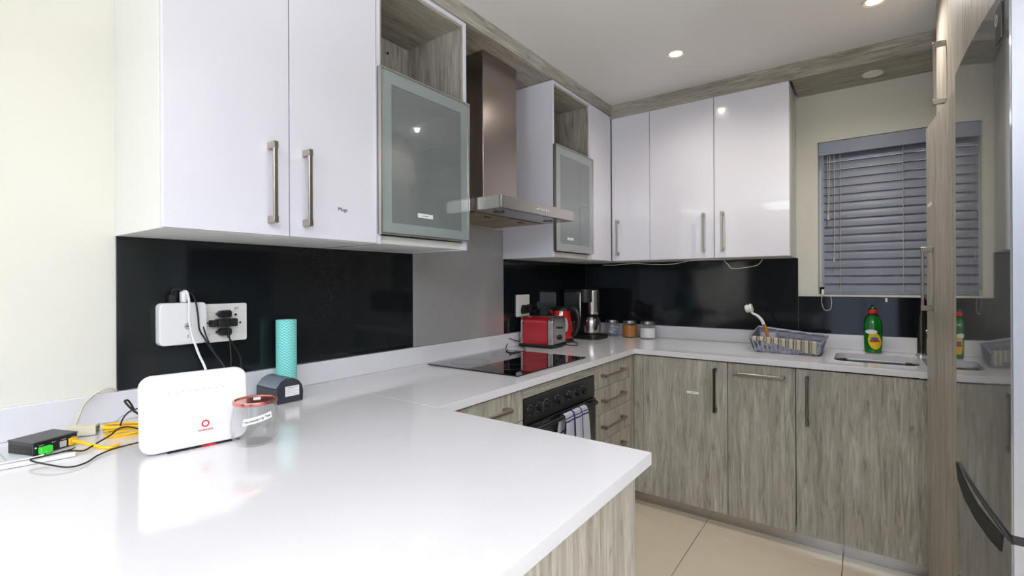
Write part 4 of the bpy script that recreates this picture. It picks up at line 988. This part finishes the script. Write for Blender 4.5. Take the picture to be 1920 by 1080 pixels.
# striped cloth hung over the front rim of the rack
rows = []; NU = 48
for i in range(11):
    v = i/10; row = []
    for k in range(NU):
        u = k/(NU-1); x = 1.222+.292*u; zr = zt-.012*u+.0075           # just over the rim
        drop = (.012+.05*u**1.2)+.004*math.sin(u*31)
        w = .0025*math.sin(u*44+v*3)
        if v < .5: y_, z_ = y0-ox-.0085-.0022*math.sin(u*40)-.003*(1-v*2), zr-.004-drop*(1-v*2)
        elif v < .7: a = (v-.5)/.2*math.pi; y_, z_ = y0-ox-.0085*math.cos(a), zr-.004+.006*math.sin(a)
        else: y_, z_ = y0-ox+.0085+.03*(v-.7)/.3, zr-.004-.03*(v-.7)/.3+w
        row.append((x, y_, z_))
    rows.append(row)
b = sheet(nbm(), rows); bmesh.ops.solidify(b, geom=b.faces[:], thickness=.002)
tag(obj('dish_cloth', b, 'striped_cloth'), 'cream and grey striped cloth draped over the front rim of the dish rack', 'cloth')
# washing-up brush
t = thing('dish_brush', 'white washing-up brush standing up out of the dish rack', 'brush', (1.264, 3.10, .95))
bh = lambda px, py, y=3.07: at(px, py, 'y', y)
b = nbm(); tube(b, [bh(1405, 579), bh(1411, 587), bh(1420, 592), bh(1428, 600), bh(1432, 609)], lambda q: .0055+.0035*q, 8, 5); obj('handle', b, 'white_plastic', t)
b = nbm(); tube(b, [bh(1432, 608), bh(1436, 618), bh(1440, 632)], .0098, 8, 4); obj('grip', b, 'cork', t)
hc = bh(1405, 578); hd = (bh(1411, 577)-bh(1397, 580)).normalized()
b = nbm(); M = frame_mat(hc, (0, .2, 1), hd.cross(Vector((0, .2, 1)))); M = Matrix.Translation(hc)@hd.to_track_quat('Z', 'Y').to_matrix().to_4x4()
lathe(b, [(0, .004), (.03, .004), (.034, .010), (.03, .016), (0, .018)], n=24, sx=1, sy=.75); bmesh.ops.transform(b, matrix=M, verts=b.verts); obj('head', b, 'white_plastic', t)
b = nbm(); lathe(b, [(0, .003), (.028, .003), (.031, -.012), (.026, -.02), (0, -.021)], n=24, sx=1, sy=.75); bmesh.ops.transform(b, matrix=M, verts=b.verts); obj('bristles', b, 'bristle', t)

# ------------------------------------------------------------------ washing-up liquid
bc = Vector((1.749, 3.205, ZT)); t = thing('soap_bottle', 'green washing-up liquid bottle with a red cap behind the sink', 'bottle', bc)
b = nbm(); lathe(b, [(0, .0008), (.036, .0008), (.041, .006), (.043, .03), (.0455, .075), (.0445, .11), (.045, .135), (.041, .165), (.03, .188), (.014, .203), (.013, .21), (0, .21)], bc, 36, .9, .62); obj('body', b, 'soap_green', t)
b = nbm(); lathe(b, [(0, .209), (.0195, .209), (.0195, .226), (.016, .229), (0, .229)], bc, 24); obj('cap', b, 'soap_red', t)
b = nbm(); lathe(b, [(0, .228), (.0085, .228), (.0075, .243), (.004, .247), (0, .247)], bc, 16); obj('nozzle', b, 'soap_green', t)
def on_bottle(name, ol, mat, lift):
    """flat outline (x, z) wrapped on the bottle's curved front"""
    b = nbm(); n = len(ol); cx = sum(p[0] for p in ol)/n; cz = sum(p[1] for p in ol)/n; rings = []
    def P_(x, z):
        R_ = .0452; y = .62*math.sqrt(max(R_*R_-x*x, 1e-6)); return (bc.x+x, bc.y-y-lift, bc.z+z)
    for s in (1, .66, .33): rings.append([b.verts.new(P_(cx+(x-cx)*s, cz+(z-cz)*s)) for x, z in ol])
    ctr = b.verts.new(P_(cx, cz))
    for a, c in zip(rings, rings[1:]):
        for i in range(n): b.faces.new((a[i], a[(i+1) % n], c[(i+1) % n], c[i]))
    for i in range(n): b.faces.new((rings[-1][i], rings[-1][(i+1) % n], ctr))
    return obj(name, b, mat, t)
el = lambda cx, cz, rx, rz, n=20, sk=0: [(cx+rx*math.cos(2*math.pi*k/n)+sk*math.sin(2*math.pi*k/n), cz+rz*math.sin(2*math.pi*k/n)) for k in range(n)]
on_bottle('front_label', el(.006, .066, .028, .046, 24, -.004), 'soap_yellow', .0012)
on_bottle('label_cap', el(-.008, .113, .026, .012), 'paper', .0016)
on_bottle('label_emblem', el(.006, .078, .016, .008), 'soap_blue', .0018)
on_bottle('label_band', el(.007, .066, .024, .0055, 20), 'soap_red', .0022)
